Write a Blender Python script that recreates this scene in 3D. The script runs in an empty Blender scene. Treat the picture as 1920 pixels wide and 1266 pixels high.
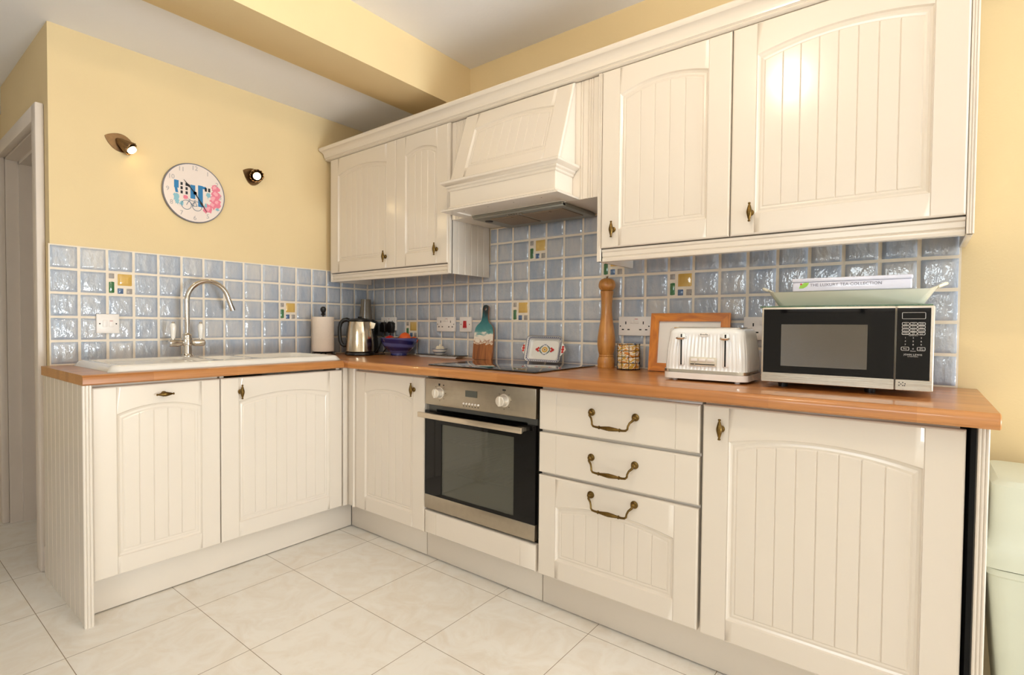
import bpy, bmesh, math, random
from math import sin, cos, pi, radians
from mathutils import Vector, Matrix, noise

C = bpy.context.scene.collection
U = 0.104                      # one wall-tile pitch in metres; layout is measured in tiles
ZW = 8.7                       # worktop height above the floor, in tiles
def V(x, y, z): return Vector((x * U, y * U, (z + ZW) * U))

# ------------------------------------------------------------------ camera
yaw, pit, rol = radians(-38.93534), radians(-1.41181), radians(0.44083)
d = Vector((sin(yaw) * cos(pit), cos(yaw) * cos(pit), sin(pit)))
r = Vector((cos(yaw), -sin(yaw), 0)); u = r.cross(d)
rr = cos(rol) * r + sin(rol) * u; uu = -sin(rol) * r + cos(rol) * u
cd = bpy.data.cameras.new('camera'); cam = bpy.data.objects.new('camera', cd); C.objects.link(cam)
M = Matrix((rr, uu, -d)).transposed().to_4x4(); M.translation = V(27.6829, -21.5016, 1.8244)
cam.matrix_world = M
cd.sensor_width = 36; cd.lens = 36 * 989.556 / 1920; cd.shift_x = 37.2 / 1920; cd.clip_start = .01
bpy.context.scene.camera = cam

# ------------------------------------------------------------------ world, light, exposure
sc = bpy.context.scene
sc.view_settings.view_transform = 'Standard'; sc.view_settings.look = 'None'
sc.view_settings.gamma = 1; sc.view_settings.use_curve_mapping = False
sc.view_settings.exposure = -0.8
w = bpy.data.worlds.new('daylight'); sc.world = w; w.use_nodes = True
nt = w.node_tree; bg = nt.nodes['Background']; bg.inputs[1].default_value = 2.2
tc = nt.nodes.new('ShaderNodeTexCoord'); sp = nt.nodes.new('ShaderNodeSeparateXYZ')
ramp = nt.nodes.new('ShaderNodeValToRGB')
nt.links.new(tc.outputs['Generated'], sp.inputs[0]); nt.links.new(sp.outputs['Z'], ramp.inputs[0]); nt.links.new(ramp.outputs[0], bg.inputs[0])
e = ramp.color_ramp.elements
e[0].position = 0; e[0].color = (.22, .27, .15, 1); e[1].position = .25; e[1].color = (.92, .95, 1, 1)
x_ = e.new(.10); x_.color = (.40, .48, .30, 1)

def area_light(name, loc, rot, sx, sy, power, col, portal=False):
    l = bpy.data.lights.new(name, 'AREA'); l.shape = 'RECTANGLE'; l.size = sx; l.size_y = sy
    l.energy = power; l.color = col
    if portal: l.cycles.is_portal = True
    o = bpy.data.objects.new(name, l); C.objects.link(o); o.location = loc; o.rotation_euler = rot
    return o
XR, YB = 74, -40               # far right wall, wall behind the camera
# daylight through the glazed doors in the right wall and the window behind the camera
area_light('daylight_glazed_doors', V(XR + 1.2, -9.2, 1), (0, radians(90), 0), 19 * U, 15 * U, 55, (.80, .91, 1))
# added uplight, aimed in through the doors to brighten the ceiling
area_light('added_ceiling_fill', V(XR + 9, -9.2, -8.2), (0, radians(135), 0), 14 * U, 15 * U, 850, (.83, .92, 1))
area_light('daylight_rear_window', V(24, YB - 1.2, 6.5), (radians(90), 0, 0), 11 * U, 6 * U, 42, (.84, .93, 1))

# ------------------------------------------------------------------ materials
def lin(c):
    return tuple(((v / 255) / 12.92 if v / 255 <= .04045 else ((v / 255 + .055) / 1.055) ** 2.4) for v in c) + (1,)
def mat(name, col, rough=.5, metal=0., bump=None, vary=None, coat=0., **kw):
    """col is sRGB 0-255; bump = (scale, strength, stretch); vary = (scale, amount)"""
    m = bpy.data.materials.new(name); m.use_nodes = True; n = m.node_tree; b = n.nodes['Principled BSDF']
    b.inputs['Base Color'].default_value = lin(col); b.inputs['Roughness'].default_value = rough
    b.inputs['Metallic'].default_value = metal; b.inputs['Coat Weight'].default_value = coat
    b.inputs['Coat Roughness'].default_value = .06
    for k, v in kw.items(): b.inputs[k.replace('_', ' ')].default_value = v
    t = n.nodes.new('ShaderNodeTexCoord')
    mp = n.nodes.new('ShaderNodeMapping'); n.links.new(t.outputs['Object'], mp.inputs[0])
    vs, va = vary or (9., .035)
    nz = n.nodes.new('ShaderNodeTexNoise'); nz.inputs['Scale'].default_value = vs; nz.inputs['Detail'].default_value = 4
    n.links.new(mp.outputs[0], nz.inputs[0])
    mx = n.nodes.new('ShaderNodeMix'); mx.data_type = 'RGBA'
    c = lin(col); mx.inputs[6].default_value = tuple(max(0, v * (1 - va * 2)) for v in c[:3]) + (1,)
    mx.inputs[7].default_value = tuple(min(1, v * (1 + va)) for v in c[:3]) + (1,)
    n.links.new(nz.outputs[0], mx.inputs[0]); n.links.new(mx.outputs[2], b.inputs['Base Color'])
    if bump:
        s, k, st = bump
        mp2 = n.nodes.new('ShaderNodeMapping'); mp2.inputs['Scale'].default_value = st
        n.links.new(t.outputs['Object'], mp2.inputs[0])
        n2 = n.nodes.new('ShaderNodeTexNoise'); n2.inputs['Scale'].default_value = s; n2.inputs['Detail'].default_value = 3
        n.links.new(mp2.outputs[0], n2.inputs[0])
        bp = n.nodes.new('ShaderNodeBump'); bp.inputs['Strength'].default_value = k; bp.inputs['Distance'].default_value = .01
        n.links.new(n2.outputs[0], bp.inputs['Height']); n.links.new(bp.outputs[0], b.inputs['Normal'])
    return m
def emit(name, col, s):
    m = mat(name, col, .4); b = m.node_tree.nodes['Principled BSDF']
    b.inputs['Emission Color'].default_value = lin(col); b.inputs['Emission Strength'].default_value = s
    return m
def plain_col(m, col):
    b = m.node_tree.nodes['Principled BSDF']
    for l in list(b.inputs['Base Color'].links): m.node_tree.links.remove(l)
    b.inputs['Base Color'].default_value = lin(col); return m

M_WALL = mat('yellow wall paint', (234, 209, 160), .75, vary=(3, .03), bump=(140, .05, (1, 1, 1)))
M_CEIL = mat('white ceiling paint', (246, 243, 242), .85, vary=(2, .02), bump=(90, .05, (1, 1, 1)))
M_WALL2 = mat('pale cream wall paint', (240, 237, 232), .75)
M_TRIM = mat('white gloss woodwork', (228, 214, 200), .4)
M_CAB = mat('cream vinyl cabinet', (233, 221, 205), .2, vary=(2.5, .012))
M_CABIN = mat('cabinet inside', (225, 212, 192), .5)
M_DARK = mat('dark gap', (22, 20, 18), .8)
M_BRASS = mat('antique brass', (120, 94, 50), .34, 1., vary=(180, .35))
M_STEEL = mat('brushed steel', (176, 166, 150), .3, 1., bump=(260, .05, (.04, 1, 1)), vary=(40, .06))
M_CHROME = mat('chrome', (215, 208, 198), .1, 1.)
M_BLACK = mat('black plastic', (22, 20, 20), .35)
M_BGLASS = mat('black glass', (9, 8, 8), .04, vary=(4, .02), Specular_IOR_Level=.3)
M_HOB = mat('hob glass', (10, 10, 12), .03, coat=1.)
M_WHITE = mat('white plastic', (248, 240, 232), .35)
M_CERAM = mat('white ceramic glaze', (244, 238, 228), .12, coat=.6)
M_GROUT = mat('cream grout', (244, 230, 210), .8, vary=(30, .06))
M_RED = mat('red rocker', (190, 20, 24), .3)
M_INK = mat('black ink', (25, 22, 24), .5)
M_GREY = mat('grey metal hood', (150, 146, 134), .42, .5)
M_FILT = mat('hood filter', (150, 130, 108), .5, .4, bump=(500, .4, (1, 1, 1)))
M_LAV = mat('white enamel tin', (222, 222, 236), .2, coat=.4)

def glaze(name, base, edge, strong=1.):
    """hand-made glazed tile: brushy pooled colour; each tile has its own tone"""
    m = mat(name, base, .1, coat=.8); n = m.node_tree; b = n.nodes['Principled BSDF']
    for l in list(b.inputs['Base Color'].links): n.links.remove(l)
    t = n.nodes.new('ShaderNodeTexCoord'); mp = n.nodes.new('ShaderNodeMapping'); mp.inputs['Scale'].default_value = (26, 26, 7)
    n.links.new(t.outputs['Object'], mp.inputs[0])
    nz = n.nodes.new('ShaderNodeTexNoise'); nz.inputs['Scale'].default_value = 1; nz.inputs['Detail'].default_value = 6; nz.inputs['Roughness'].default_value = .65
    n.links.new(mp.outputs[0], nz.inputs[0])
    at = n.nodes.new('ShaderNodeAttribute'); at.attribute_name = 'tone'
    ad = n.nodes.new('ShaderNodeMath'); ad.operation = 'MULTIPLY_ADD'; ad.inputs[1].default_value = .9
    n.links.new(nz.outputs[0], ad.inputs[0]); n.links.new(at.outputs['Fac'], ad.inputs[2])
    rp = n.nodes.new('ShaderNodeValToRGB'); n.links.new(ad.outputs[0], rp.inputs[0])
    rp.color_ramp.elements[0].position = .3; rp.color_ramp.elements[0].color = lin(edge)
    rp.color_ramp.elements[1].position = .95; rp.color_ramp.elements[1].color = lin(base)
    n.links.new(rp.outputs[0], b.inputs['Base Color'])
    n2 = n.nodes.new('ShaderNodeTexNoise'); n2.inputs['Scale'].default_value = 40; n2.inputs['Detail'].default_value = 3
    mp2 = n.nodes.new('ShaderNodeMapping'); mp2.inputs['Scale'].default_value = (1, 1, .6); n.links.new(t.outputs['Object'], mp2.inputs[0]); n.links.new(mp2.outputs[0], n2.inputs[0])
    bp = n.nodes.new('ShaderNodeBump'); bp.inputs['Strength'].default_value = 1. * strong; bp.inputs['Distance'].default_value = .0045
    n.links.new(n2.outputs[0], bp.inputs['Height']); n.links.new(bp.outputs[0], b.inputs['Normal']); n.links.new(bp.outputs[0], b.inputs['Coat Normal'])
    return m
M_TILE = glaze('pale blue glaze', (208, 204, 200), (158, 170, 188))
M_TY = glaze('yellow glaze', (228, 190, 108), (206, 160, 70), .5)
M_TG = glaze('green glaze', (92, 140, 96), (46, 104, 60), .5)
M_TB = glaze('deep blue glaze', (112, 138, 168), (70, 98, 140), .5)
M_TP = plain_col(mat('spiral tile', (120, 110, 105), .3), (214, 204, 192))
def spiral_mat():
    m = M_TP; n = m.node_tree; b = n.nodes['Principled BSDF']
    t = n.nodes.new('ShaderNodeTexCoord'); mp = n.nodes.new('ShaderNodeMapping'); mp.inputs['Scale'].default_value = (110,) * 3
    n.links.new(t.outputs['Object'], mp.inputs[0]); wv = n.nodes.new('ShaderNodeTexWave'); wv.wave_type = 'RINGS'; wv.rings_direction = 'SPHERICAL'
    wv.inputs['Scale'].default_value = 1; wv.inputs['Distortion'].default_value = 9; n.links.new(mp.outputs[0], wv.inputs[0])
    rp = n.nodes.new('ShaderNodeValToRGB'); n.links.new(wv.outputs[0], rp.inputs[0])
    rp.color_ramp.elements[0].position = .35; rp.color_ramp.elements[0].color = lin((70, 62, 66)); rp.color_ramp.elements[1].position = .55; rp.color_ramp.elements[1].color = lin((214, 204, 192))
    n.links.new(rp.outputs[0], b.inputs['Base Color'])
spiral_mat()

def wood_blocks(name, along, c1, c2, c3):
    m = mat(name, c1, .28, coat=.25); n = m.node_tree; b = n.nodes['Principled BSDF']
    for l in list(b.inputs['Base Color'].links): n.links.remove(l)
    t = n.nodes.new('ShaderNodeTexCoord'); mp = n.nodes.new('ShaderNodeMapping')
    mp.inputs['Rotation'].default_value = (0, 0, radians(90) if along == 'y' else 0)
    n.links.new(t.outputs['Object'], mp.inputs[0])
    br = n.nodes.new('ShaderNodeTexBrick'); br.inputs['Scale'].default_value = 1; br.inputs['Mortar Size'].default_value = 0
    br.inputs['Brick Width'].default_value = .32; br.inputs['Row Height'].default_value = .043; br.offset = .37; br.squash = 1
    br.inputs['Color1'].default_value = lin(c1); br.inputs['Color2'].default_value = lin(c2); br.inputs['Bias'].default_value = -.1
    n.links.new(mp.outputs[0], br.inputs[0])
    nz = n.nodes.new('ShaderNodeTexNoise'); nz.inputs['Scale'].default_value = 1; nz.inputs['Detail'].default_value = 5
    mp2 = n.nodes.new('ShaderNodeMapping'); mp2.inputs['Scale'].default_value = (7, 150, 150)
    n.links.new(mp.outputs[0], mp2.inputs[0]); n.links.new(mp2.outputs[0], nz.inputs[0])
    rp = n.nodes.new('ShaderNodeMapRange'); rp.inputs[1].default_value = .4; rp.inputs[2].default_value = .75; rp.inputs[4].default_value = .55
    n.links.new(nz.outputs[0], rp.inputs[0])
    mx = n.nodes.new('ShaderNodeMix'); mx.data_type = 'RGBA'; mx.inputs[7].default_value = lin(c3)
    n.links.new(rp.outputs[0], mx.inputs[0]); n.links.new(br.outputs[0], mx.inputs[6]); n.links.new(mx.outputs[2], b.inputs['Base Color'])
    return m
W_ = ((206, 142, 82), (168, 104, 50), (160, 98, 46))
M_WTX = wood_blocks('beech block worktop x', 'x', *W_)
M_WTY = wood_blocks('beech block worktop y', 'y', *W_)
def grain(name, c1, c2, stretch, rough=.35, scale=1., coat=.2):
    m = mat(name, c1, rough, coat=coat); n = m.node_tree; b = n.nodes['Principled BSDF']
    for l in list(b.inputs['Base Color'].links): n.links.remove(l)
    t = n.nodes.new('ShaderNodeTexCoord'); mp = n.nodes.new('ShaderNodeMapping'); mp.inputs['Scale'].default_value = stretch
    n.links.new(t.outputs['Object'], mp.inputs[0])
    nz = n.nodes.new('ShaderNodeTexNoise'); nz.inputs['Scale'].default_value = scale; nz.inputs['Detail'].default_value = 5; nz.inputs['Distortion'].default_value = .6
    n.links.new(mp.outputs[0], nz.inputs[0])
    rp = n.nodes.new('ShaderNodeValToRGB'); n.links.new(nz.outputs[0], rp.inputs[0])
    rp.color_ramp.elements[0].position = .35; rp.color_ramp.elements[0].color = lin(c2); rp.color_ramp.elements[1].position = .65; rp.color_ramp.elements[1].color = lin(c1)
    n.links.new(rp.outputs[0], b.inputs['Base Color']); return m
M_MILL = grain('turned oak', (206, 146, 76), (182, 118, 52), (60, 60, 8))
M_PINE = grain('orange stained pine', (226, 140, 40), (190, 104, 22), (10, 60, 60))
M_PINEV = grain('orange stained pine upright', (226, 140, 40), (190, 104, 22), (60, 60, 10))

def floor_mat():
    m = mat('beige vinyl tile', (226, 212, 192), .32); n = m.node_tree; b = n.nodes['Principled BSDF']
    for l in list(b.inputs['Base Color'].links): n.links.remove(l)
    t = n.nodes.new('ShaderNodeTexCoord'); s = n.nodes.new('ShaderNodeSeparateXYZ'); n.links.new(t.outputs['Object'], s.inputs[0])
    def line(out, off, pitch):
        a = n.nodes.new('ShaderNodeMath'); a.operation = 'SUBTRACT'; n.links.new(out, a.inputs[0]); a.inputs[1].default_value = off * U
        q = n.nodes.new('ShaderNodeMath'); q.operation = 'PINGPONG'; n.links.new(a.outputs[0], q.inputs[0]); q.inputs[1].default_value = pitch * U / 2
        k = n.nodes.new('ShaderNodeMath'); k.operation = 'LESS_THAN'; n.links.new(q.outputs[0], k.inputs[0]); k.inputs[1].default_value = .0011
        f = n.nodes.new('ShaderNodeMath'); f.operation = 'DIVIDE'; n.links.new(a.outputs[0], f.inputs[0]); f.inputs[1].default_value = pitch * U
        g = n.nodes.new('ShaderNodeMath'); g.operation = 'FLOOR'; n.links.new(f.outputs[0], g.inputs[0])
        return k.outputs[0], g.outputs[0]
    lx, ix = line(s.outputs[0], 7.2, 3.98); ly, iy = line(s.outputs[1], -5.6, 3.87)
    mxm = n.nodes.new('ShaderNodeMath'); mxm.operation = 'MAXIMUM'; n.links.new(lx, mxm.inputs[0]); n.links.new(ly, mxm.inputs[1])
    cb = n.nodes.new('ShaderNodeCombineXYZ'); n.links.new(ix, cb.inputs[0]); n.links.new(iy, cb.inputs[1])
    wn = n.nodes.new('ShaderNodeTexWhiteNoise'); wn.noise_dimensions = '3D'; n.links.new(cb.outputs[0], wn.inputs[0])
    nz = n.nodes.new('ShaderNodeTexNoise'); nz.inputs['Scale'].default_value = 7; nz.inputs['Detail'].default_value = 9; nz.inputs['Roughness'].default_value = .68; nz.inputs['Distortion'].default_value = 1.2
    n.links.new(t.outputs['Object'], nz.inputs[0])
    ad = n.nodes.new('ShaderNodeMath'); ad.operation = 'MULTIPLY_ADD'; ad.inputs[1].default_value = .06; n.links.new(wn.outputs[0], ad.inputs[0]); n.links.new(nz.outputs[0], ad.inputs[2])
    rp = n.nodes.new('ShaderNodeValToRGB'); n.links.new(ad.outputs[0], rp.inputs[0])
    rp.color_ramp.elements[0].position = .32; rp.color_ramp.elements[0].color = lin((242, 231, 215)); rp.color_ramp.elements[1].position = .6; rp.color_ramp.elements[1].color = lin((252, 246, 236))
    mx = n.nodes.new('ShaderNodeMix'); mx.data_type = 'RGBA'; mx.inputs[7].default_value = lin((150, 128, 104))
    n.links.new(mxm.outputs[0], mx.inputs[0]); n.links.new(rp.outputs[0], mx.inputs[6]); n.links.new(mx.outputs[2], b.inputs['Base Color'])
    return m
M_FLOOR = floor_mat()

# ------------------------------------------------------------------ mesh helpers
class MB:
    def __init__(s, sc_=1.): s.bm = bmesh.new(); s.k = sc_
    def _f(s, vs, mi=0, smooth=True):
        try: f = s.bm.faces.new(vs)
        except ValueError: return None
        f.material_index = mi; f.smooth = smooth; return f
    def v(s, p): return s.bm.verts.new(Vector(p) * s.k)
    def box(s, x0, x1, y0, y1, z0, z1, mi=0, bev=0., seg=2):
        vs = [s.v(p) for p in ((x0, y0, z0), (x1, y0, z0), (x1, y1, z0), (x0, y1, z0), (x0, y0, z1), (x1, y0, z1), (x1, y1, z1), (x0, y1, z1))]
        fs = [s._f([vs[i] for i in q], mi) for q in ((3, 2, 1, 0), (4, 5, 6, 7), (0, 1, 5, 4), (1, 2, 6, 5), (2, 3, 7, 6), (3, 0, 4, 7))]
        if bev:
            es = list({e_ for f in fs for e_ in f.edges})
            r_ = bmesh.ops.bevel(s.bm, geom=es, offset=bev * s.k, segments=seg, affect='EDGES', profile=.5)
            for f in r_['faces']: f.material_index = mi; f.smooth = True
        return s
    def prism(s, poly, ax, a0, a1, mi=0, cap=True):
        def P(p, a): return {'x': (a, p[0], p[1]), 'y': (p[0], a, p[1]), 'z': (p[0], p[1], a)}[ax]
        A = [s.v(P(p, a0)) for p in poly]; B = [s.v(P(p, a1)) for p in poly]; n = len(poly)
        for i in range(n): s._f((A[i], A[(i + 1) % n], B[(i + 1) % n], B[i]), mi)
        if cap: s._f(A[::-1], mi); s._f(B, mi)
        return s
    def lathe(s, prof, n=32, c=(0, 0, 0), ax='z', mi=0, sx=1., sy=1., cap=True):
        rings = []
        for r_, h in prof:
            ring = []
            for i in range(n):
                a = 2 * pi * i / n; p = (r_ * cos(a) * sx, r_ * sin(a) * sy, h)
                if ax == 'y': p = (p[0], p[2], p[1])
                if ax == 'x': p = (p[2], p[0], p[1])
                ring.append(s.v((p[0] + c[0], p[1] + c[1], p[2] + c[2])))
            rings.append(ring)
        for a, b in zip(rings, rings[1:]):
            for i in range(n): s._f((a[i], a[(i + 1) % n], b[(i + 1) % n], b[i]), mi)
        if cap and prof[0][0] > 1e-6: s._f(rings[0][::-1], mi)
        if cap and prof[-1][0] > 1e-6: s._f(rings[-1], mi)
        return s
    def tube(s, pts, r_, n=12, mi=0, cap=True):
        pts = [Vector(p) for p in pts]; R = r_ if isinstance(r_, (list, tuple)) else [r_] * len(pts)
        rings = []; up = None
        for i, p in enumerate(pts):
            t = (pts[min(i + 1, len(pts) - 1)] - pts[max(i - 1, 0)]).normalized()
            if up is None: up = Vector((0, 0, 1)) if abs(t.z) < .9 else Vector((1, 0, 0))
            s_ = t.cross(up).normalized(); up = s_.cross(t).normalized()
            rings.append([s.v(p + R[i] * (cos(2 * pi * k / n) * s_ + sin(2 * pi * k / n) * up)) for k in range(n)])
        for a, b in zip(rings, rings[1:]):
            for i in range(n): s._f((a[i], a[(i + 1) % n], b[(i + 1) % n], b[i]), mi)
        if cap: s._f(rings[0][::-1], mi); s._f(rings[-1], mi)
        return s
    def ball(s, c, r_, sx=1, sy=1, sz=1, mi=0, n=20):
        m_ = n // 2
        return s.lathe([(r_ * sin(pi * i / m_), -r_ * cos(pi * i / m_) * sz) for i in range(m_ + 1)], n, c, 'z', mi, sx, sy)
    def disc(s, c, r_, n=24, mi=0, ax='y'):
        vs = []
        for i in range(n):
            a = 2 * pi * i / n; p = {'y': (r_ * cos(a), 0, r_ * sin(a)), 'z': (r_ * cos(a), r_ * sin(a), 0), 'x': (0, r_ * cos(a), r_ * sin(a))}[ax]
            vs.append(s.v((c[0] + p[0], c[1] + p[1], c[2] + p[2])))
        s._f(vs, mi); return s
    def obj(s, name, mats, parent=None, loc=None, rot=None, ang=35, tone=None):
        bmesh.ops.remove_doubles(s.bm, verts=s.bm.verts, dist=1e-6)
        bmesh.ops.recalc_face_normals(s.bm, faces=s.bm.faces)
        me = bpy.data.meshes.new(name); s.bm.to_mesh(me); s.bm.free()
        for m in (mats if isinstance(mats, (list, tuple)) else [mats]): me.materials.append(m)
        me.set_sharp_from_angle(angle=radians(ang))
        o = bpy.data.objects.new(name, me); C.objects.link(o)
        if parent: o.parent = parent
        if loc is not None: o.location = loc
        if rot is not None: o.rotation_euler = rot
        return o
def tag(o, label, cat, group=None):
    o['label'] = label; o['category'] = cat
    if group: o['group'] = group
    return o
def thing(name, label, cat, loc, rz=0, group=None):
    o = bpy.data.objects.new(name, None); C.objects.link(o); o.location = loc; o.rotation_euler = (0, 0, rz)
    o.empty_display_size = .05
    return tag(o, label, cat, group)
def struct(o, label=None):
    o['kind'] = 'structure'
    if label: o['label'] = label
    return o
def text(name, body, size, mt, parent, loc, rot, spacing=1., align='CENTER', ext=.0002):
    c = bpy.data.curves.new(name, 'FONT'); c.body = body; c.size = size; c.extrude = ext; c.align_x = align; c.align_y = 'CENTER'; c.space_character = spacing; c.resolution_u = 3
    t = bpy.data.objects.new(name + '_curve', c); C.objects.link(t); bpy.context.view_layer.update()
    me = bpy.data.meshes.new_from_object(t.evaluated_get(bpy.context.evaluated_depsgraph_get()))
    bpy.data.objects.remove(t); me.materials.clear(); me.materials.append(mt)
    o = bpy.data.objects.new(name, me); C.objects.link(o); o.parent = parent; o.location = loc; o.rotation_euler = rot
    return o
FRONT = (radians(90), 0, 0)      # text standing up, read from -y

# ------------------------------------------------------------------ the room shell
def slab(name, x0, x1, y0, y1, z0, z1, m, label=None):
    b = MB(); a = V(x0, y0, z0); c = V(x1, y1, z1); b.box(a.x, c.x, a.y, c.y, a.z, c.z)
    return struct(b.obj(name, m), label)
ZF, ZC, ZL = -ZW, 15.51, 13.97
slab('floor', -26, XR + 1, YB - 1, 4, ZF - 1, ZF, M_FLOOR, 'beige marbled vinyl tile floor')
slab('wall_back', 0, XR + 1, 0, 1, ZF, ZC + .6, M_WALL, 'yellow painted wall behind the wall cabinets')
slab('wall_left', -1, 0, -15.1, 0, ZF, ZL + .2, M_WALL, 'yellow painted wall above the sink')
def window_wall(name, axis, at, th, a0, a1, z0, z1, h0, h1, hz0, hz1, label):
    b = MB(U)
    for (p0, p1, q0, q1) in ((a0, h0, z0, z1), (h1, a1, z0, z1), (h0, h1, z0, hz0), (h0, h1, hz1, z1)):
        if p1 - p0 < .01 or q1 - q0 < .01: continue
        if axis == 'x': b.box(at, at + th, p0, p1, q0 + ZW, q1 + ZW)
        else: b.box(p0, p1, at, at + th, q0 + ZW, q1 + ZW)
    return struct(b.obj(name, M_WALL2), label)
window_wall('wall_right', 'x', XR, 1, YB - 1, 0, ZF, ZC + .6, -17, -1.5, ZF + .01, 10.5, 'yellow wall with the glazed garden doors')
window_wall('wall_rear', 'y', YB - 1, 1, -26, XR, ZF, ZC + .6, 18, 30, 3, 10, 'yellow wall behind the camera with a window')
def glazing(name, axis, at, a0, a1, z0, z1, n):
    b = MB(U); t = .5
    def bar(p0, p1, q0, q1):
        if axis == 'x': b.box(at, at + .5, p0, p1, q0 + ZW, q1 + ZW, bev=.05)
        else: b.box(p0, p1, at, at + .5, q0 + ZW, q1 + ZW, bev=.05)
    for k in range(n + 1):
        c_ = a0 + (a1 - a0 - t) * k / n; bar(c_, c_ + t, z0, z1)
    bar(a0, a1, z0, z0 + t); bar(a0, a1, z1 - t, z1)
    return struct(b.obj(name, M_TRIM), 'white framed glazing that lets daylight in')
glazing('window_1', 'x', XR + .2, -17, -1.5, ZF + .02, 10.5, 3)
glazing('window_2', 'y', YB - .7, 18, 30, 3, 10, 2)

# doorway wall, facing the camera side, running left from the end of the sink wall
b = MB(U)
xo, xf, zh = -1.25, -8.95, 10.2
b.box(xo, -.0, -16.05, -15.1, 0, ZL + .2 + ZW); b.box(xf, xo, -16.05, -15.1, zh + ZW, ZL + .2 + ZW)
b.box(-9.7, xf, -16.05, -15.1, 0, ZL + .2 + ZW); b.box(-26, -9.7, -15.35, -14.6, 0, ZL + .2 + ZW)
struct(b.obj('wall_doorway', M_WALL), 'yellow wall with the white framed doorway, at the left edge')
slab('wall_beyond', -27, -26, YB - 1, 4, ZF, ZL + .2, M_WALL)
slab('wall_far_room', -26, 0, 3, 4, ZF, ZL + .2, M_WALL)
b = MB(U)
aw, at_ = .62, .3
for x0, x1 in ((xo - .05, xo + aw), (xf - aw + .05, xf + .05)):
    b.box(x0, x1, -16.05 - at_, -16.05, 0, zh + aw + ZW, bev=.06)
b.box(xf, xo, -16.05 - at_, -16.05, zh - .05 + ZW, zh + aw + ZW, bev=.06)
struct(b.obj('trim_1', M_TRIM), 'white architrave around the doorway')
b = MB(U)
for x0, x1, z0, z1 in ((xf, xf + .12, 0, zh + ZW), (xo - .12, xo, 0, zh + ZW), (xf, xo, zh - .12 + ZW, zh + ZW)):
    b.box(x0, x1, -16.05, -15.0, z0, z1)
for x0, x1, z0, z1 in ((xf + .12, xf + .28, 0, zh - .12 + ZW), (xf + .12, xo - .12, zh - .28 + ZW, zh - .12 + ZW)):
    b.box(x0, x1, -15.55, -15.0, z0, z1)
struct(b.obj('trim_2', M_TRIM), 'white door lining with its stop inside the doorway')
b = MB(U); b.box(0, .42, 0, 7.2, .08, zh + ZW - .3, bev=.03)
dr = struct(b.obj('door_1', M_TRIM, loc=V(xf + .15, -14.9, ZF)), 'white interior door standing open beyond the doorway')
b = MB(U); b.box(.42, .47, .02, .3, 9.0, 9.9); b.tube([(.47, .03, 9.0), (.47, .03, 9.9)], .06, 8)
hh = b.obj('door_hinge', M_BRASS, dr); hh['label'] = 'brass hinge'
def baseboard(name, x0, x1, y0, y1, label):
    b = MB(U); b.box(x0, x1, y0, y1, 0, 1.1, bev=.04); return struct(b.obj(name, M_TRIM), label)
baseboard('baseboard_doorway', xo + aw, -.1, -16.25, -16.05, 'short white skirting beside the doorway')
baseboard('baseboard_left', -26, -9.7, -15.5, -15.35, 'white skirting in the hall')
baseboard('baseboard_back', 33.5, XR, -.16, 0, 'white skirting behind the bin')

# ceilings with the boxed beam between them
b = MB(U); b.box(8.5, XR + 1, YB - 1, 1, ZC + ZW, ZC + 1.2 + ZW); struct(b.obj('ceiling', M_CEIL), 'white ceiling over the room')
b = MB(U); b.box(-26, 4.62, YB - 1, 4, ZL + ZW, ZL + .8 + ZW); struct(b.obj('ceiling_low', M_CEIL), 'lower white ceiling above the sink wall')
b = MB(U); b.prism([(4.6, ZL + ZW), (7.0, 13.17 + ZW), (8.67, 13.17 + ZW), (8.67, ZC + ZW + .5), (4.6, ZC + ZW + .5)], 'y', YB, 0)
struct(b.obj('ceiling_beam', M_WALL), 'yellow painted boxed beam crossing the ceiling')

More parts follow.
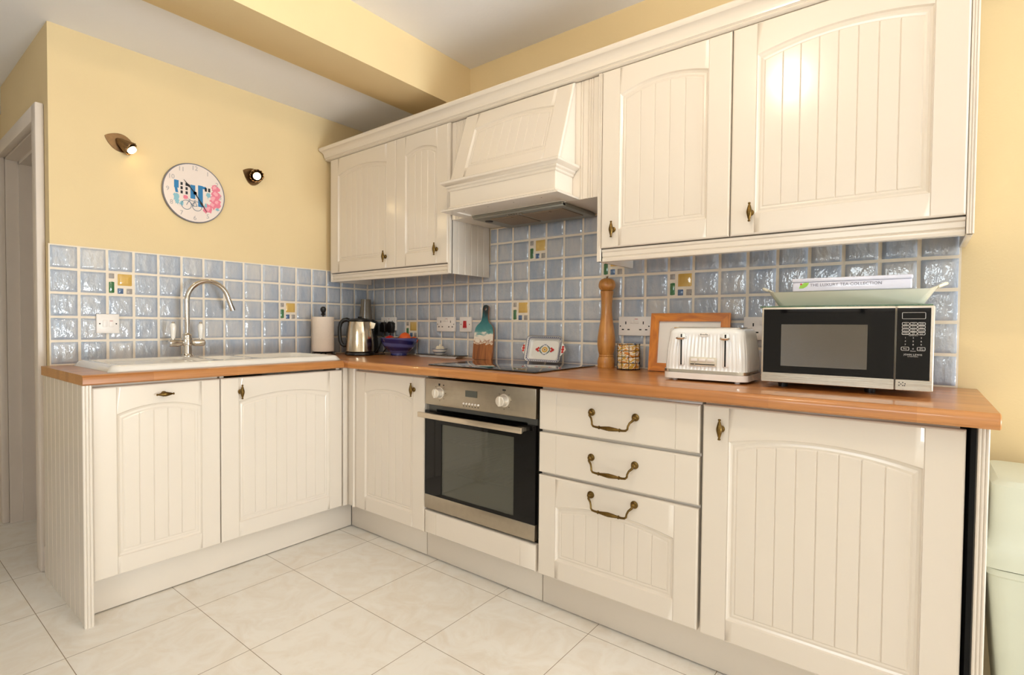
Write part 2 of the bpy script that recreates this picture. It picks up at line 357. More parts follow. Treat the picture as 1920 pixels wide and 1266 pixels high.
# ------------------------------------------------------------------ wall tiles
random.seed(7)
def tile_field(name, cells, to3, decor, label):
    """cells: list of (u0,u1,v0,v1) in tiles; to3(u,v,h) -> world metres; every tile a pillowed slab in one wall-tiling mesh"""
    bm = bmesh.new(); tl = bm.loops.layers.color.new('tone')
    def slabt(u0, u1, v0, v1, h, mi, n=8, wob=.5):
        g = .034; u0 += g; u1 -= g; v0 += g; v1 -= g
        tu, tv = random.uniform(-1, 1) * .018 * wob, random.uniform(-1, 1) * .018 * wob
        sd = Vector((random.uniform(0, 99), random.uniform(0, 99), random.uniform(0, 99)))
        tone = random.uniform(-.22, .30)
        G = []
        for j in range(n + 1):
            row = []
            for i in range(n + 1):
                s, t = i / n, j / n
                # crowd the samples to the edges to model the rounded lip
                s_ = .5 - .5 * cos(pi * s); t_ = .5 - .5 * cos(pi * t)
                e_ = min(s_, 1 - s_) * (u1 - u0); f_ = min(t_, 1 - t_) * (v1 - v0); q = min(e_, f_)
                lip = h * (1 - max(0, 1 - q / .07) ** 2.2 * .85)
                ir = .011 * wob * (noise.noise(sd + Vector((s_ * 3, t_ * 3, 0))))
                edge = .008 * wob * noise.noise(sd + Vector((s_ * 6 + 9, t_ * 6, 3)))
                uu_ = u0 + s_ * (u1 - u0) + (edge if s in (0, 1) else 0); vv_ = v0 + t_ * (v1 - v0) + (edge if t in (0, 1) else 0)
                row.append((bm.verts.new(to3(uu_, vv_, lip + ir + tu * (s_ - .5) + tv * (t_ - .5))), q))
            G.append(row)
        for j in range(n):
            for i in range(n):
                q4 = (G[j][i], G[j][i + 1], G[j + 1][i + 1], G[j + 1][i])
                f = bm.faces.new([a[0] for a in q4]); f.smooth = True; f.material_index = mi
                for lp, a in zip(f.loops, q4):
                    c_ = tone - (.25 if a[1] < .05 else 0) ; c_ = min(1, max(0, c_ + .35)); lp[tl] = (c_, c_, c_, 1)
    for (i, j, u0, u1, v0, v1) in cells:
        if (i, j) in decor:
            a, c_ = u0 + .32 * (u1 - u0), v0 + .36 * (v1 - v0)
            slabt(u0, a, v0, v0 + .66, .05, 3, 4, .2); slabt(u0, a, v0 + .66, v1, .05, 5, 4, .1)
            slabt(a, u1, c_, v1, .05, 2, 5, .2)
            slabt(a, a + .34, v0, c_, .05, 4, 4, .2); slabt(a + .34, u1, v0, c_, .05, 5, 4, .1)
        else: slabt(u0, u1, v0, v1, .062, 0)
    # the grout bed
    for (i, j, u0, u1, v0, v1) in cells:
        f = bm.faces.new([bm.verts.new(to3(a, c_, .03)) for a, c_ in ((u0, v0), (u1, v0), (u1, v1), (u0, v1))]); f.material_index = 1
    bmesh.ops.recalc_face_normals(bm, faces=bm.faces)
    me = bpy.data.meshes.new(name); bm.to_mesh(me); bm.free()
    for m in (M_TILE, M_GROUT, M_TY, M_TG, M_TB, M_TP): me.materials.append(m)
    o = bpy.data.objects.new(name, me); C.objects.link(o); return struct(o, label)
cells = []
xs = [0] + [.646 + k for k in range(29)]
for k in range(len(xs) - 1):
    for j in range(7):
        i = k - 1; v1 = j + 1
        if j == 6: v1 = 6.8
        inbay = xs[k + 1] > 10.15 and xs[k] < 18.0
        if j >= 5 and not inbay: continue
        u0, u1 = xs[k], xs[k + 1]
        if j >= 5: u0, u1 = max(u0, 10.16), min(u1, 17.96)
        if j == 4 and not inbay and not (i == 16): v1 = 5
        cells.append((i, j, u0, u1, j + .0, v1))
tile_field('trim_3', cells, lambda a, c_, h: V(a, -h, c_), {(12, 5), (11, 2), (3, 1), (19, 3), (16, 4)}, 'pale blue glazed wall tiles behind the hob and appliances')
cells = []
ys = [-16.1 + k for k in range(17)] + [-.02]
for k in range(len(ys) - 1):
    for j in range(5): cells.append((k, j, ys[k], ys[k + 1], j, j + 1))
tile_field('trim_4', cells, lambda a, c_, h: V(h, a, c_), {(2, 3), (10, 2)}, 'pale blue glazed wall tiles above the sink')

# ------------------------------------------------------------------ worktops
def edge_prof(f, back, t=.355):      # front at f (negative), rounded nose
    r_ = .16; pts = [(back, -t), (f + .05, -t), (f, -t + .05)]
    for k in range(7):
        a = radians(k * 15); pts.append((f + r_ * (1 - cos(a)), -r_ + r_ * sin(a)))
    return pts + [(back, 0)]
b = MB(U); P = [(y, z + ZW) for y, z in edge_prof(-6.0, -.06)]
b.prism(P, 'x', 0.06, 29.1); o = b.obj('worktop', M_WTX)
bv = o.modifiers.new('b', 'BEVEL'); bv.width = .002; bv.limit_method = 'ANGLE'; bv.angle_limit = radians(60)
tag(o, 'long beech block worktop carrying the hob, toaster and microwave', 'worktop')
b = MB(U)
# left run: frame round the sink cut-out
b.prism([(-f_, z + ZW) for f_, z in edge_prof(-5.85, -5.0)], 'y', -16.38, -6.0)
for x0, x1, y0, y1 in ((.06, .95, -16.38, -6.0), (.95, 5.0, -16.38, -15.1), (.95, 5.0, -6.15, -6.0)):
    b.box(x0, x1, y0, y1, ZW - .355, ZW)
o = b.obj('worktop', M_WTY); tag(o, 'beech block worktop holding the white sink', 'worktop')

# ------------------------------------------------------------------ cabinet fronts
def door_mesh(w, h, arch=True, st=.72, sb=.65, top=1.0, sag=.27, plain=False, t=.19, narrow=False):
    """cathedral-arch grooved panel door; local x 0..w, z 0..h, front faces -y (units: tiles)"""
    b = MB(U); e_ = .05
    Y0 = -t
    # rim
    b.box(0, w, -t + .13, 0, 0, h)
    def ring_face(A, B):
        n = len(A)
        for i in range(n): b._f((A[i], A[(i + 1) % n], B[(i + 1) % n], B[i]))
    def vv(L, y): return [b.v((x, y, z)) for x, z in L]
    o00 = [(0, 0), (w, 0), (w, h), (0, h)]; o0 = o00; o1 = [(e_ * .35, e_ * .35), (w - e_ * .35, e_ * .35), (w - e_ * .35, h - e_ * .35), (e_ * .35, h - e_ * .35)]
    o2 = [(e_, e_), (w - e_, e_), (w - e_, h - e_), (e_, h - e_)]
    R00, R0, R1, R2 = vv(o0, -t + .13), vv(o0, -t + e_), vv(o1, -t + e_ * .35), vv(o2, -t); ring_face(R00, R0); ring_face(R0, R1); ring_face(R1, R2)
    g = .012; dg = .018
    if plain:
        xsl = [e_, st - g, st, st + g, w - st - g, w - st, w - st + g, w - e_]
        dep = [0, 0, dg, 0, 0, dg, 0, 0]
        lo = [b.v((x, -t + q, e_)) for x, q in zip(xsl, dep)]; hi = [b.v((x, -t + q, h - e_)) for x, q in zip(xsl, dep)]
        for i in range(7): b._f((lo[i], lo[i + 1], hi[i + 1], hi[i]))
        return b
    x0, x1, z0, zt = st + g, w - st - g, sb, h - top
    W = x1 - x0; Rr = (W * W / 4 + sag * sag) / (2 * sag) if sag else 1e9
    def top_z(x): 
        c_ = (x0 + x1) / 2; return zt - (Rr - sag) + math.sqrt(Rr * Rr - (x - c_) ** 2)
    n_g = round((W - .52) / .485); ins = [.0, .035, .09, .15, .20, .235]; dp = [0, .05, .075, .06, .075, .055]
    fin = ins[-1]; fx0, fx1 = x0 + fin, x1 - fin; pit_ = (fx1 - fx0) / n_g
    us = [0.]
    for k in range(1, n_g):
        c_ = k * pit_ / (fx1 - fx0); q = .022 / (fx1 - fx0); us += [c_ - q, c_, c_ + q]
    us.append(1.)
    extra = [i / 24 for i in range(1, 24)]
    gs = [k / n_g for k in range(1, n_g)]
    for x in extra:
        if all(abs(x - q) > .012 for q in gs): us.append(x)
    us = sorted(us)
    grooved = lambda x: any(abs(x - q) < 1e-6 for q in gs)
    rows = []
    for i_, dd in zip(ins, dp):
        a0, a1 = x0 + i_, x1 - i_
        bot = [(a0 + (a1 - a0) * q, z0 + i_) for q in us]; tp = [(a0 + (a1 - a0) * q, 0) for q in us]
        tp = [(x, top_z(x0 + (x1 - x0) * q) - i_ * 1.02) for (x, _), q in zip(tp, us)]
        last = i_ == ins[-1]
        bb = [b.v((x, Y0 + dd + (.024 if last and grooved(q) else 0), z)) for (x, z), q in zip(bot, us)]
        tt = [b.v((x, Y0 + dd + (.024 if last and grooved(q) else 0), z)) for (x, z), q in zip(tp, us)]
        rows.append((bb, tt))
    for (b0, t0), (b1, t1) in zip(rows, rows[1:]):
        for i in range(len(us) - 1):
            b._f((b0[i], b0[i + 1], b1[i + 1], b1[i])); b._f((t1[i], t1[i + 1], t0[i + 1], t0[i]))
        b._f((b0[0], b1[0], t1[0], t0[0])); b._f((b1[-1], b0[-1], t0[-1], t1[-1]))
    bb, tt = rows[-1]
    for i in range(len(us) - 1): b._f((bb[i], bb[i + 1], tt[i + 1], tt[i]))
    # rails above and below the field, stiles with a fine joint line
    bb, tt = rows[0]
    for i in range(len(us) - 1):
        p, q = us[i], us[i + 1]; xa, xb = x0 + W * p, x0 + W * q
        b._f((b.v((xa, Y0, e_)), b.v((xb, Y0, e_)), bb[i + 1], bb[i])); b._f((tt[i], tt[i + 1], b.v((xb, Y0, h - e_)), b.v((xa, Y0, h - e_))))
    for s_ in (0, 1):
        X = (lambda a: a) if s_ == 0 else (lambda a: w - a)
        for (a, ya), (c_, yc) in (((e_, 0), (st - g, 0)), ((st - g, 0), (st, dg)), ((st, dg), (st + g, 0))):
            b._f([b.v((X(a), Y0 + ya, e_)), b.v((X(c_), Y0 + yc, e_)), b.v((X(c_), Y0 + yc, h - e_)), b.v((X(a), Y0 + ya, h - e_))])
    return b
def bar_knob(parent, x, z, y, vertical=True, cyl=(0, 0)):
    b = MB(U)
    b.lathe([(.10, 0), (.105, -.03), (.06, -.06), (.045, -.10), (.05, -.17), (.07, -.20)][::-1], 14, (0, 0, 0), 'y')
    pr = [(.0, -.31), (.035, -.30), (.045, -.275), (.03, -.25), (.028, -.235), (.04, -.21), (.055, -.15), (.08, -.05), (.085, 0), (.08, .05), (.055, .15), (.04, .21), (.028, .235), (.03, .25), (.045, .275), (.035, .30), (0, .31)]
    b.lathe(pr, 14, (0, -.20, 0), 'z' if vertical else 'x')
    o = b.obj('handle', M_BRASS, parent, (x * U, y * U, z * U)); o['label'] = 'antique brass bar knob'; return o
def swan_handle(parent, x, z, y):
    b = MB(U); h = .775
    for s_ in (-1, 1):
        b.lathe([(.0, -.13), (.05, -.12), (.075, -.09), (.07, -.06), (.12, -.045), (.125, -.02), (.11, 0)], 16, (s_ * h, 0, 0), 'y')
        b.ball((s_ * h, -.13, 0), .075)
        pts = [(s_ * h, -.14, 0), (s_ * (h - .01), -.2, -.08), (s_ * (h - .10), -.24, -.17), (s_ * (h - .14), -.27, -.27), (s_ * (h - .15), -.28, -.36), (s_ * (h - .20), -.29, -.41), (s_ * (h - .30), -.29, -.425), (s_ * .36, -.29, -.425)]
        b.tube(pts, [.04, .04, .034, .032, .034, .036, .036, .04], 10)
        b.lathe([(.055, -.02), (.06, 0), (.055, .02)], 12, (s_ * .36, -.29, -.425), 'x')
    b.lathe([(.03, -.35), (.045, -.3), (.065, -.15), (.078, 0), (.065, .15), (.045, .3), (.03, .35)], 14, (0, -.29, -.425), 'x')
    o = b.obj('handle', M_BRASS, parent, (x * U, y * U, z * U)); o['label'] = 'antique brass drop handle'; return o

# run 'R': local origin on the back wall; run 'L': rotated so that local -y points to world +x
def unit(name, label, cat, run, a0, group=None):
    if run == 'R': return thing(name, label, cat, V(a0, 0, ZF), 0, group)
    return thing(name, label, cat, V(0, a0, ZF), radians(90), group)
def carcass(parent, w, y0, y1, z0, z1, m=M_CAB, x0=0.03):
    b = MB(U); b.box(x0, w - .03, y0, y1, z0 + ZW, z1 + ZW, bev=.01); return b.obj('carcass', m, parent)
def hang(parent, x, w, z0, z1, face, knob=None, name='door', **kw):
    """door in a cabinet: z0..z1 relative to the worktop, back of the door at local y = -(face-.19)"""
    d_ = door_mesh(w, z1 - z0, **kw).obj(name, M_CAB, parent, (x * U, -(face - .19) * U, (z0 + ZW) * U), ang=6)
    if knob:
        kx, kz, vert = knob; bar_knob(d_, kx, kz, -.19, vert)
    return d_
FB = 5.6                       # base door faces
zb0, zb1 = -7.25, -.47
# left run
t = unit('base_cabinet', 'narrow cream base cupboard with a horizontal brass handle, under the sink drainer', 'cabinet', 'L', -16.09)
carcass(t, 4.33, -5.38, -.3, zb0, -.38); hang(t, .02, 4.3, zb0, zb1, FB, (2.22, zb1 - zb0 - .41, False))
t = unit('base_cabinet', 'wide cream base cupboard below the sink bowl, upright knob at top', 'cabinet', 'L', -11.74)
b = MB(U)
for q in ((.03, .2), (5.6, 5.8)): b.box(q[0], q[1], -5.38, -.3, .0 + zb0 + ZW, ZW - .38)
b.box(.2, 5.6, -5.38, -.3, zb0 + ZW, zb0 + .2 + ZW); b.obj('carcass', M_CAB, t)
hang(t, .0, 5.83, zb0, zb1, FB, (.78, zb1 - zb0 - .6, True))
# right run
t = unit('base_cabinet', 'slim cream base cupboard between the inner corner post and the oven', 'cabinet', 'R', 6.2)
carcass(t, 4.9, -5.38, -.3, zb0, -.38); hang(t, .03, 4.85, zb0, zb1 - .02, FB, (4.2, zb1 - zb0 - .6, True))
t = unit('drawer_cabinet', 'cream three-drawer base unit between the oven and the large cupboard', 'cabinet', 'R', 17.03)
carcass(t, 5.73, -5.38, -.3, zb0, -.38)
for z0, z1, pl in ((-1.95, -.5, 1), (-3.5, -2.05, 1)):
    dd = hang(t, .02, 5.68, z0, z1, FB, None, 'drawer_front', plain=True); swan_handle(dd, 2.91, z1 - z0 - .56 - (.04 if z1 > -1 else .02), -.19)
dd = hang(t, .02, 5.68, zb0, -3.6, FB, None, 'drawer_front', top=1.05, sag=.25, sb=.68); swan_handle(dd, 2.91, 3.65 - .30, -.19)
t = unit('integrated_appliance_cabinet', 'largest cream base cupboard, below the microwave, with one upright knob', 'cabinet', 'R', 22.8)
carcass(t, 5.7, -5.38, -.3, zb0, -.38); hang(t, .01, 5.76, zb0 - .02, zb1, FB, (.52, 6.15, True))
# end panels and corner posts
def reeded_post(b, x0, x1, yf, z0, z1):          # three reeds on a narrow post facing -y
    w_ = (x1 - x0) / 3; b.box(x0, x1, yf, yf + .2, z0, z1)
    for k in range(3):
        c_ = x0 + w_ * (k + .5); b.prism([(c_ + w_ * .48 * cos(radians(a)), yf - w_ * .42 * sin(radians(a))) for a in range(0, 181, 30)], 'z', z0, z1)
b = MB(U); b.box(0, .2, -5.6, -.08, 0, ZW - .36, bev=.02); 
o = b.obj('end_panel', M_CAB, loc=V(28.76, 0, ZF)); tag(o, 'cream end panel closing the base units at the bin side', 'panel')
b = MB(U)
reeded_post(b, 0, .2, -5.62, 0, ZW - .36); b.obj('edge_moulding', M_CAB, o)
b = MB(U); b.box(-.1, .05, -5.3, -.3, 0, ZW - .4); o2 = b.obj('painted_gap_shade', M_DARK, o); o2['label'] = 'dark strip painted in as the shade of the gap'  # dark colour stands in for shade between cupboard and end panel
# left end panel with tongue-and-groove face
def groove_board(b, x0, x1, yf, yb, z0, z1, pitch, axis='x'):
    n = max(1, round((x1 - x0) / pitch)); p = (x1 - x0) / n; pts = [(x0, yf)]
    for k in range(1, n): c_ = x0 + p * k; pts += [(c_ - .03, yf), (c_, yf + (.045 if yb > yf else -.045)), (c_ + .03, yf)]
    pts += [(x1, yf), (x1, yb), (x0, yb)]
    if axis == 'y': pts = [(q, a) for a, q in pts]
    b.prism(pts, 'z', z0, z1)
b = MB(U); groove_board(b, 0.02, 5.6, -.12, .08, 0, ZW - .36, .6)
o = b.obj('end_panel', M_CAB, loc=V(0, -16.2, ZF)); tag(o, 'cream tongue-and-groove end panel beside the doorway', 'panel')
b = MB(U); b.box(5.6, 5.75, -.18, .1, 0, ZW - .36)
for k in range(3):
    c_ = -.18 + .28 / 3 * (k + .5); b.prism([(5.75 + .04 * sin(radians(a)), c_ + .045 * cos(radians(a))) for a in range(0, 181, 30)], 'z', 0, ZW - .36)
b.obj('edge_moulding', M_CAB, o)
b = MB(U); zA, zB = 0, -.38 - zb0
b.box(5.3, 5.56, -5.87, -5.4, zA, zB); b.box(5.3, 6.2, -5.56, -5.3, zA, zB)
b.box(5.56, 5.62, -5.87, -5.62, zA, zB, bev=.015)
b.prism([(6.08 + .09 * cos(radians(a)), -5.56 - .1 * sin(radians(a))) for a in range(0, 181, 20)], 'z', zA, zB)
o = b.obj('corner_post', M_CAB, loc=V(0, 0, zb0)); tag(o, 'narrow cream filler post in the inner corner of the base units', 'post')
# plinths
def plinth(label, x0, x1, y0, y1):
    b = MB(U); b.box(x0, x1, y0, y1, .04, 8.7 + zb0 - .03, bev=.01); o = b.obj('plinth', M_CAB, loc=V(0, 0, ZF)); return tag(o, label, 'plinth', None)
plinth('cream plinth board under the sink cupboards', 4.7, 4.92, -16.1, -4.88)
plinth('cream plinth board under the corner cupboard', 4.93, 10.52, -4.86, -4.65)
plinth('cream plinth board under the oven', 10.56, 16.78, -4.86, -4.65)
plinth('cream plinth board under the drawers and largest cupboard', 16.82, 28.64, -4.87, -4.65)
# oven lower filler
b = door_mesh(5.82, 1.0, plain=True, st=.7); o = b.obj('filler_panel', M_CAB, loc=V(11.13, -5.41, -7.24)); tag(o, 'plain cream filler panel under the oven door', 'panel')

# ------------------------------------------------------------------ wall cabinets
FU = 3.15; zu0, zu1 = 4.77, 11.42
t = unit('wall_cabinet', 'double-door cream wall cupboard between the sink wall and the cooker hood', 'cabinet', 'R', .42)
carcass(t, 9.7, -2.94, -.1, zu0, zu1, x0=.1)
W1 = 5.78
hang(t, .1, W1, zu0, zu1, FU, (W1 - .78, .62, True)); hang(t, .1 + W1 + .02, 3.74, zu0, zu1, FU, (3.74 - .72, .7, True))
b = MB(U)
b.box(-.02, .08, -3.08, -.1, 4.27 + ZW, zu1 + ZW, bev=.02); b.obj('side_panel', M_CAB, t); b = MB(U)
groove_board(b, -2.95, -.1, 9.74, 9.6, 4.27 + ZW, zu1 + ZW, .5, 'y')
b.obj('side_panel', M_CAB, t)
b = MB(U); reeded_post(b, 9.62, 9.74, -3.1, 4.27 + ZW, zu1 + ZW); b.obj('edge_moulding', M_CAB, t)
t2 = unit('wall_cabinet', 'wide double-door cream wall cupboard above the toaster and microwave', 'cabinet', 'R', 17.97)
carcass(t2, 10.6, -2.94, -.1, zu0, zu1, x0=.18)
hang(t2, .18, 4.63, zu0, zu1, FU, (.52, .65, True)); hang(t2, .18 + 4.66, 5.76, zu0, zu1, FU, (.62, .68, True))
for q in (0, 10.61):
    b = MB(U); b.box(q + .0, q + .16, -3.06, -.1, 4.27 + ZW, zu1 + ZW, bev=.02); b.obj('side_panel', M_CAB, t2)
    b = MB(U); reeded_post(b, q, q + .16, -3.1, 4.27 + ZW, zu1 + ZW); b.obj('edge_moulding', M_CAB, t2)
def pelmet(parent, x0, x1):
    b = MB(U); z = 4.27 + ZW
    b.prism([(-2.7, z), (-2.98, z), (-3.0, z + .04), (-3.0, z + .12), (-2.96, z + .16), (-3.0, z + .2), (-3.0, z + .34), (-3.04, z + .38), (-3.04, z + .46), (-2.7, z + .46)], 'x', x0, x1)
    return b.obj('light_rail', M_CAB, parent)
pelmet(t, .1, 9.6); pelmet(t2, .18, 10.6)
b = MB(U); z = 11.44
cp = [(-2.6, z), (-3.2, z), (-3.26, z + .04), (-3.24, z + .09), (-3.3, z + .13)]
for k in range(7):
    a = radians(k * 15); cp.append((-3.62 + .30 * cos(a) + .0, z + .13 + .32 * sin(a)))
cp += [(-3.64, z + .47), (-3.68, z + .5), (-3.7, z + .56), (-3.68, z + .62), (-3.62, z + .64), (-2.6, z + .64)]
b.prism([(y, q + ZW) for y, q in cp], 'x', .12, 28.9)
o = b.obj('cornice', M_CAB); tag(o, 'long cream cornice moulding along the top of the wall cupboards', 'cornice')

# ------------------------------------------------------------------ cooker hood
H = thing('cooker_hood', 'cream mantel cooker hood with a sloping panelled front above the hob', 'cooker hood', V(14.07, 0, 6.8))
b = MB(U); z6 = 0
# back board with reeded grooves each side
pts = []
for x in (-3.86, -3.62, -3.52, -3.42, -3.18, -3.08, 3.08, 3.18, 3.42, 3.52, 3.62, 3.86):
    if abs(abs(x) - 3.86) < .01 or abs(abs(x) - 3.08) > 9: pts.append((x, -3.0))
    else: pts += [(x - .025, -3.0), (x, -2.96), (x + .025, -3.0)]
pts = sorted(pts); pts += [(3.86, -2.8), (-3.86, -2.8)]
b.prism(pts, 'z', 0, 4.6); b.obj('back_board', M_CAB, H)
b = MB(U)
# lower box
b.box(-2.74, 2.74, -4.32, -3.02, .06, 1.0)
b.box(-3.86, 3.86, -2.79, -.02, .02, .16); b.box(-2.76, 2.76, -3.1, -2.79, .02, .16)
b.obj('mantel_box', M_CAB, H)
def mitred(prof, hx, yf, yb):
    """moulding around three sides; prof = (offset, z)"""
    b = MB(U); loops = []
    for o_, z_ in prof:
        loops.append([b.v((-hx - o_, yb, z_)), b.v((-hx - o_, yf - o_, z_)), b.v((hx + o_, yf - o_, z_)), b.v((hx + o_, yb, z_))])
    n = len(loops)
    for i in range(n):
        A, B = loops[i], loops[(i + 1) % n]
        for k in range(3): b._f((A[k], A[k + 1], B[k + 1], B[k]))
    b._f([L[0] for L in loops]); b._f([L[3] for L in loops][::-1]); return b
mitred([(-.2, 0), (.30, 0), (.32, .06), (.2, .1), (.06, .16), (0, .26), (-.2, .26)], 2.74, -4.32, -3.02).obj('lower_moulding', M_CAB, H)
mitred([(-.2, .9), (.02, .9), (.06, .93), (.06, 1.0), (.14, 1.05), (.14, 1.12), (.22, 1.15), (.32, 1.22), (.34, 1.3), (.30, 1.33), (-.2, 1.33)], 2.74, -4.32, -3.02).obj('upper_moulding', M_CAB, H)
# sloping front: a panelled board leaning back between z 1.33 and 4.6
sl = math.atan2(3.22, 1.10)
ln = math.hypot(3.22, 1.10)
b = door_mesh(5.7, ln, st=.75, sb=.55, top=.85, sag=.2, t=.15)
fr = b.obj('sloping_front', M_CAB, H, (-2.85 * U, -4.10 * U, 1.34 * U), (-(pi / 2 - sl), 0, 0), ang=6)
for s_ in (-1, 1):
    b = MB(U); b.prism([(-4.15, 1.33), (-3.02, 1.33), (-3.02, 4.6), (-3.08, 4.6)], 'x', s_ * 2.82 - .03, s_ * 2.82 + .03)
    b.obj('cheek', M_CAB, H)
for q in (-2.0, -.65, .7, 2.05):
    b = MB(U); b.disc((q, -4.2, -.005), .03, 10, ax='z'); b.obj('screw_hole', M_DARK, H)
# extractor unit under the mantel
xf0, xf1 = -2.45, 2.35
b = MB(U); b.box(xf0, xf1, -3.1, -.35, -.16, .0, bev=.03)
b.prism([(-3.1, -.0), (-3.16, -.02), (-3.16, -.06), (-2.9, -.16), (-2.9, 0)], 'x', xf0, xf1)
ex = b.obj('extractor', M_GREY, H); ex['label'] = 'grey metal extractor plate'
for x0, x1 in ((-1.75, -.1), (.05, 2.1)):
    b = MB(U); b.box(x0, x1, -2.75, -1.0, -.19, -.16, bev=.01); b.box((x0 + x1) / 2 - .35, (x0 + x1) / 2 + .35, -2.7, -2.5, -.21, -.19); f_ = b.obj('filter', M_FILT, ex)
b = MB(U)
for k in range(6): b.box(-.55 + k * .14, -.47 + k * .14, -3.02, -2.92, -.19, -.14)
b.obj('switch', M_STEEL, ex)
b = MB(U); b.lathe([(.0, -.21), (.17, -.2), (.2, -.16), (.2, -.12)], 20, (-2.1, -2.35, 0)); q = b.obj('lamp', M_BLACK, ex); q['label'] = 'round black lamp socket'

# ------------------------------------------------------------------ oven
OV = thing('oven', 'built-in stainless steel oven with black glass door', 'oven', V(11.16, -5.42, -6.12))
w_ = 5.76
b = MB(U)   # body as an open box
b.box(0.05, .5, 0, 5, 0, 5.6); b.box(w_ - .5, w_ - .05, 0, 5, 0, 5.6); b.box(.5, w_ - .5, 0, 5, 0, .55); b.box(.5, w_ - .5, 0, 5, 4.3, 5.6); b.box(.5, w_ - .5, 4.6, 5, .55, 4.3)
b.obj('body', mat('oven enamel', (92, 90, 84), .35), OV)
b = MB(U); b.box(0, w_, -.2, 0, 4.5, 5.62, bev=.02); cp_ = b.obj('control_panel', M_STEEL, OV)
for x in (.88, 4.3):
    b = MB(U)
    b.lathe([(.25, -.0), (.25, -.02), (.21, -.03), (.2, -.05), (.2, -.28), (.18, -.3), (0, -.3)], 28, (0, 0, 0), 'y'); b.box(-.045, .045, -.36, -.28, -.19, .19, bev=.02)
    b.obj('knob', M_WHITE if False else mat('satin knob', (226, 216, 200), .3, .4), cp_, (x * U, -.2 * U, 5.05 * U))
b = MB(U); b.box(2.33, 2.95, -.215, -.19, 5.02, 5.28); b.obj('display', mat('lcd', (78, 80, 72), .2), cp_)
b = MB(U)
for k in range(6): b.lathe([(.0, -.26), (.035, -.25), (.04, -.2)], 10, (2.25 + k * .155, 0, 4.74), 'y')
b.obj('button', M_WHITE, cp_)
marks = [(.8, .9, 5.34, 5.44), (1.07, 1.13, 5.35, 5.41), (4.22, 4.38, 5.42, 5.48)] + [(2.2 + k * .155, 2.26 + k * .155, 4.62, 4.65) for k in range(6)]
for c_ in (.88, 4.3):
    for k in range(8):
        a = radians(45 * k); marks.append((c_ + .33 * cos(a) - .015, c_ + .33 * cos(a) + .015, 5.05 + .33 * sin(a) - .015, 5.05 + .33 * sin(a) + .015))
for x0, x1, q0, q1 in marks:
    b = MB(U); b.box(x0, x1, -.203, -.2, q0, q1); b.obj('marking', M_INK, cp_)
b = MB(U)  # door: black glass frame with a clear window
wx0, wx1, wz0, wz1 = .98, 4.78, .72, 3.72
for x0, x1, z0, z1 in ((0, wx0, .6, 4.25), (wx1, w_, .6, 4.25), (wx0, wx1, .6, wz0), (wx0, wx1, wz1, 4.25)): b.box(x0, x1, -.2, -.02, z0, z1)
dr_ = b.obj('door', M_BGLASS, OV); dr_['label'] = 'black glass oven door'
b = MB(U); b.box(0, w_, -.21, -.02, 0, .6, bev=.01); b.obj('steel_strip', M_STEEL, dr_)
gm = mat('tinted oven glass', (120, 118, 104), .03); pb = gm.node_tree.nodes['Principled BSDF']; pb.inputs['Transmission Weight'].default_value = .75; pb.inputs['IOR'].default_value = 1.5
plain_col(gm, (150, 148, 132))
b = MB(U); b.box(wx0, wx1, -.16, -.13, wz0, wz1); b.obj('window_pane', gm, dr_)
b = MB(U); b.box(-.05, w_ - .35, -.62, -.5, 3.98, 4.2, bev=.02)
for x in (.25, w_ - .75): b.box(x, x + .35, -.5, -.2, 4.02, 4.17, bev=.02)
b.obj('handle', mat('satin steel bar', (206, 192, 172), .25, .9), dr_)
for z in (2.9, 1.6):
    b = MB(U)
    for k in range(16): x = .55 + k * .31; b.tube([(x, .3, z), (x, 4.4, z)], .02, 6)
    for y in (.25, 4.4): b.tube([(.5, y, z), (w_ - .5, y, z)], .03, 6)
    b.obj('shelf', M_CHROME, OV)

# ------------------------------------------------------------------ hob
b = MB(U); b.box(0, 5.68, 0, 4.75, 0, .06, bev=.02); o = b.obj('hob', M_HOB, loc=V(10.9, -5.2, .004)); tag(o, 'flat black glass ceramic hob set on the worktop', 'hob')

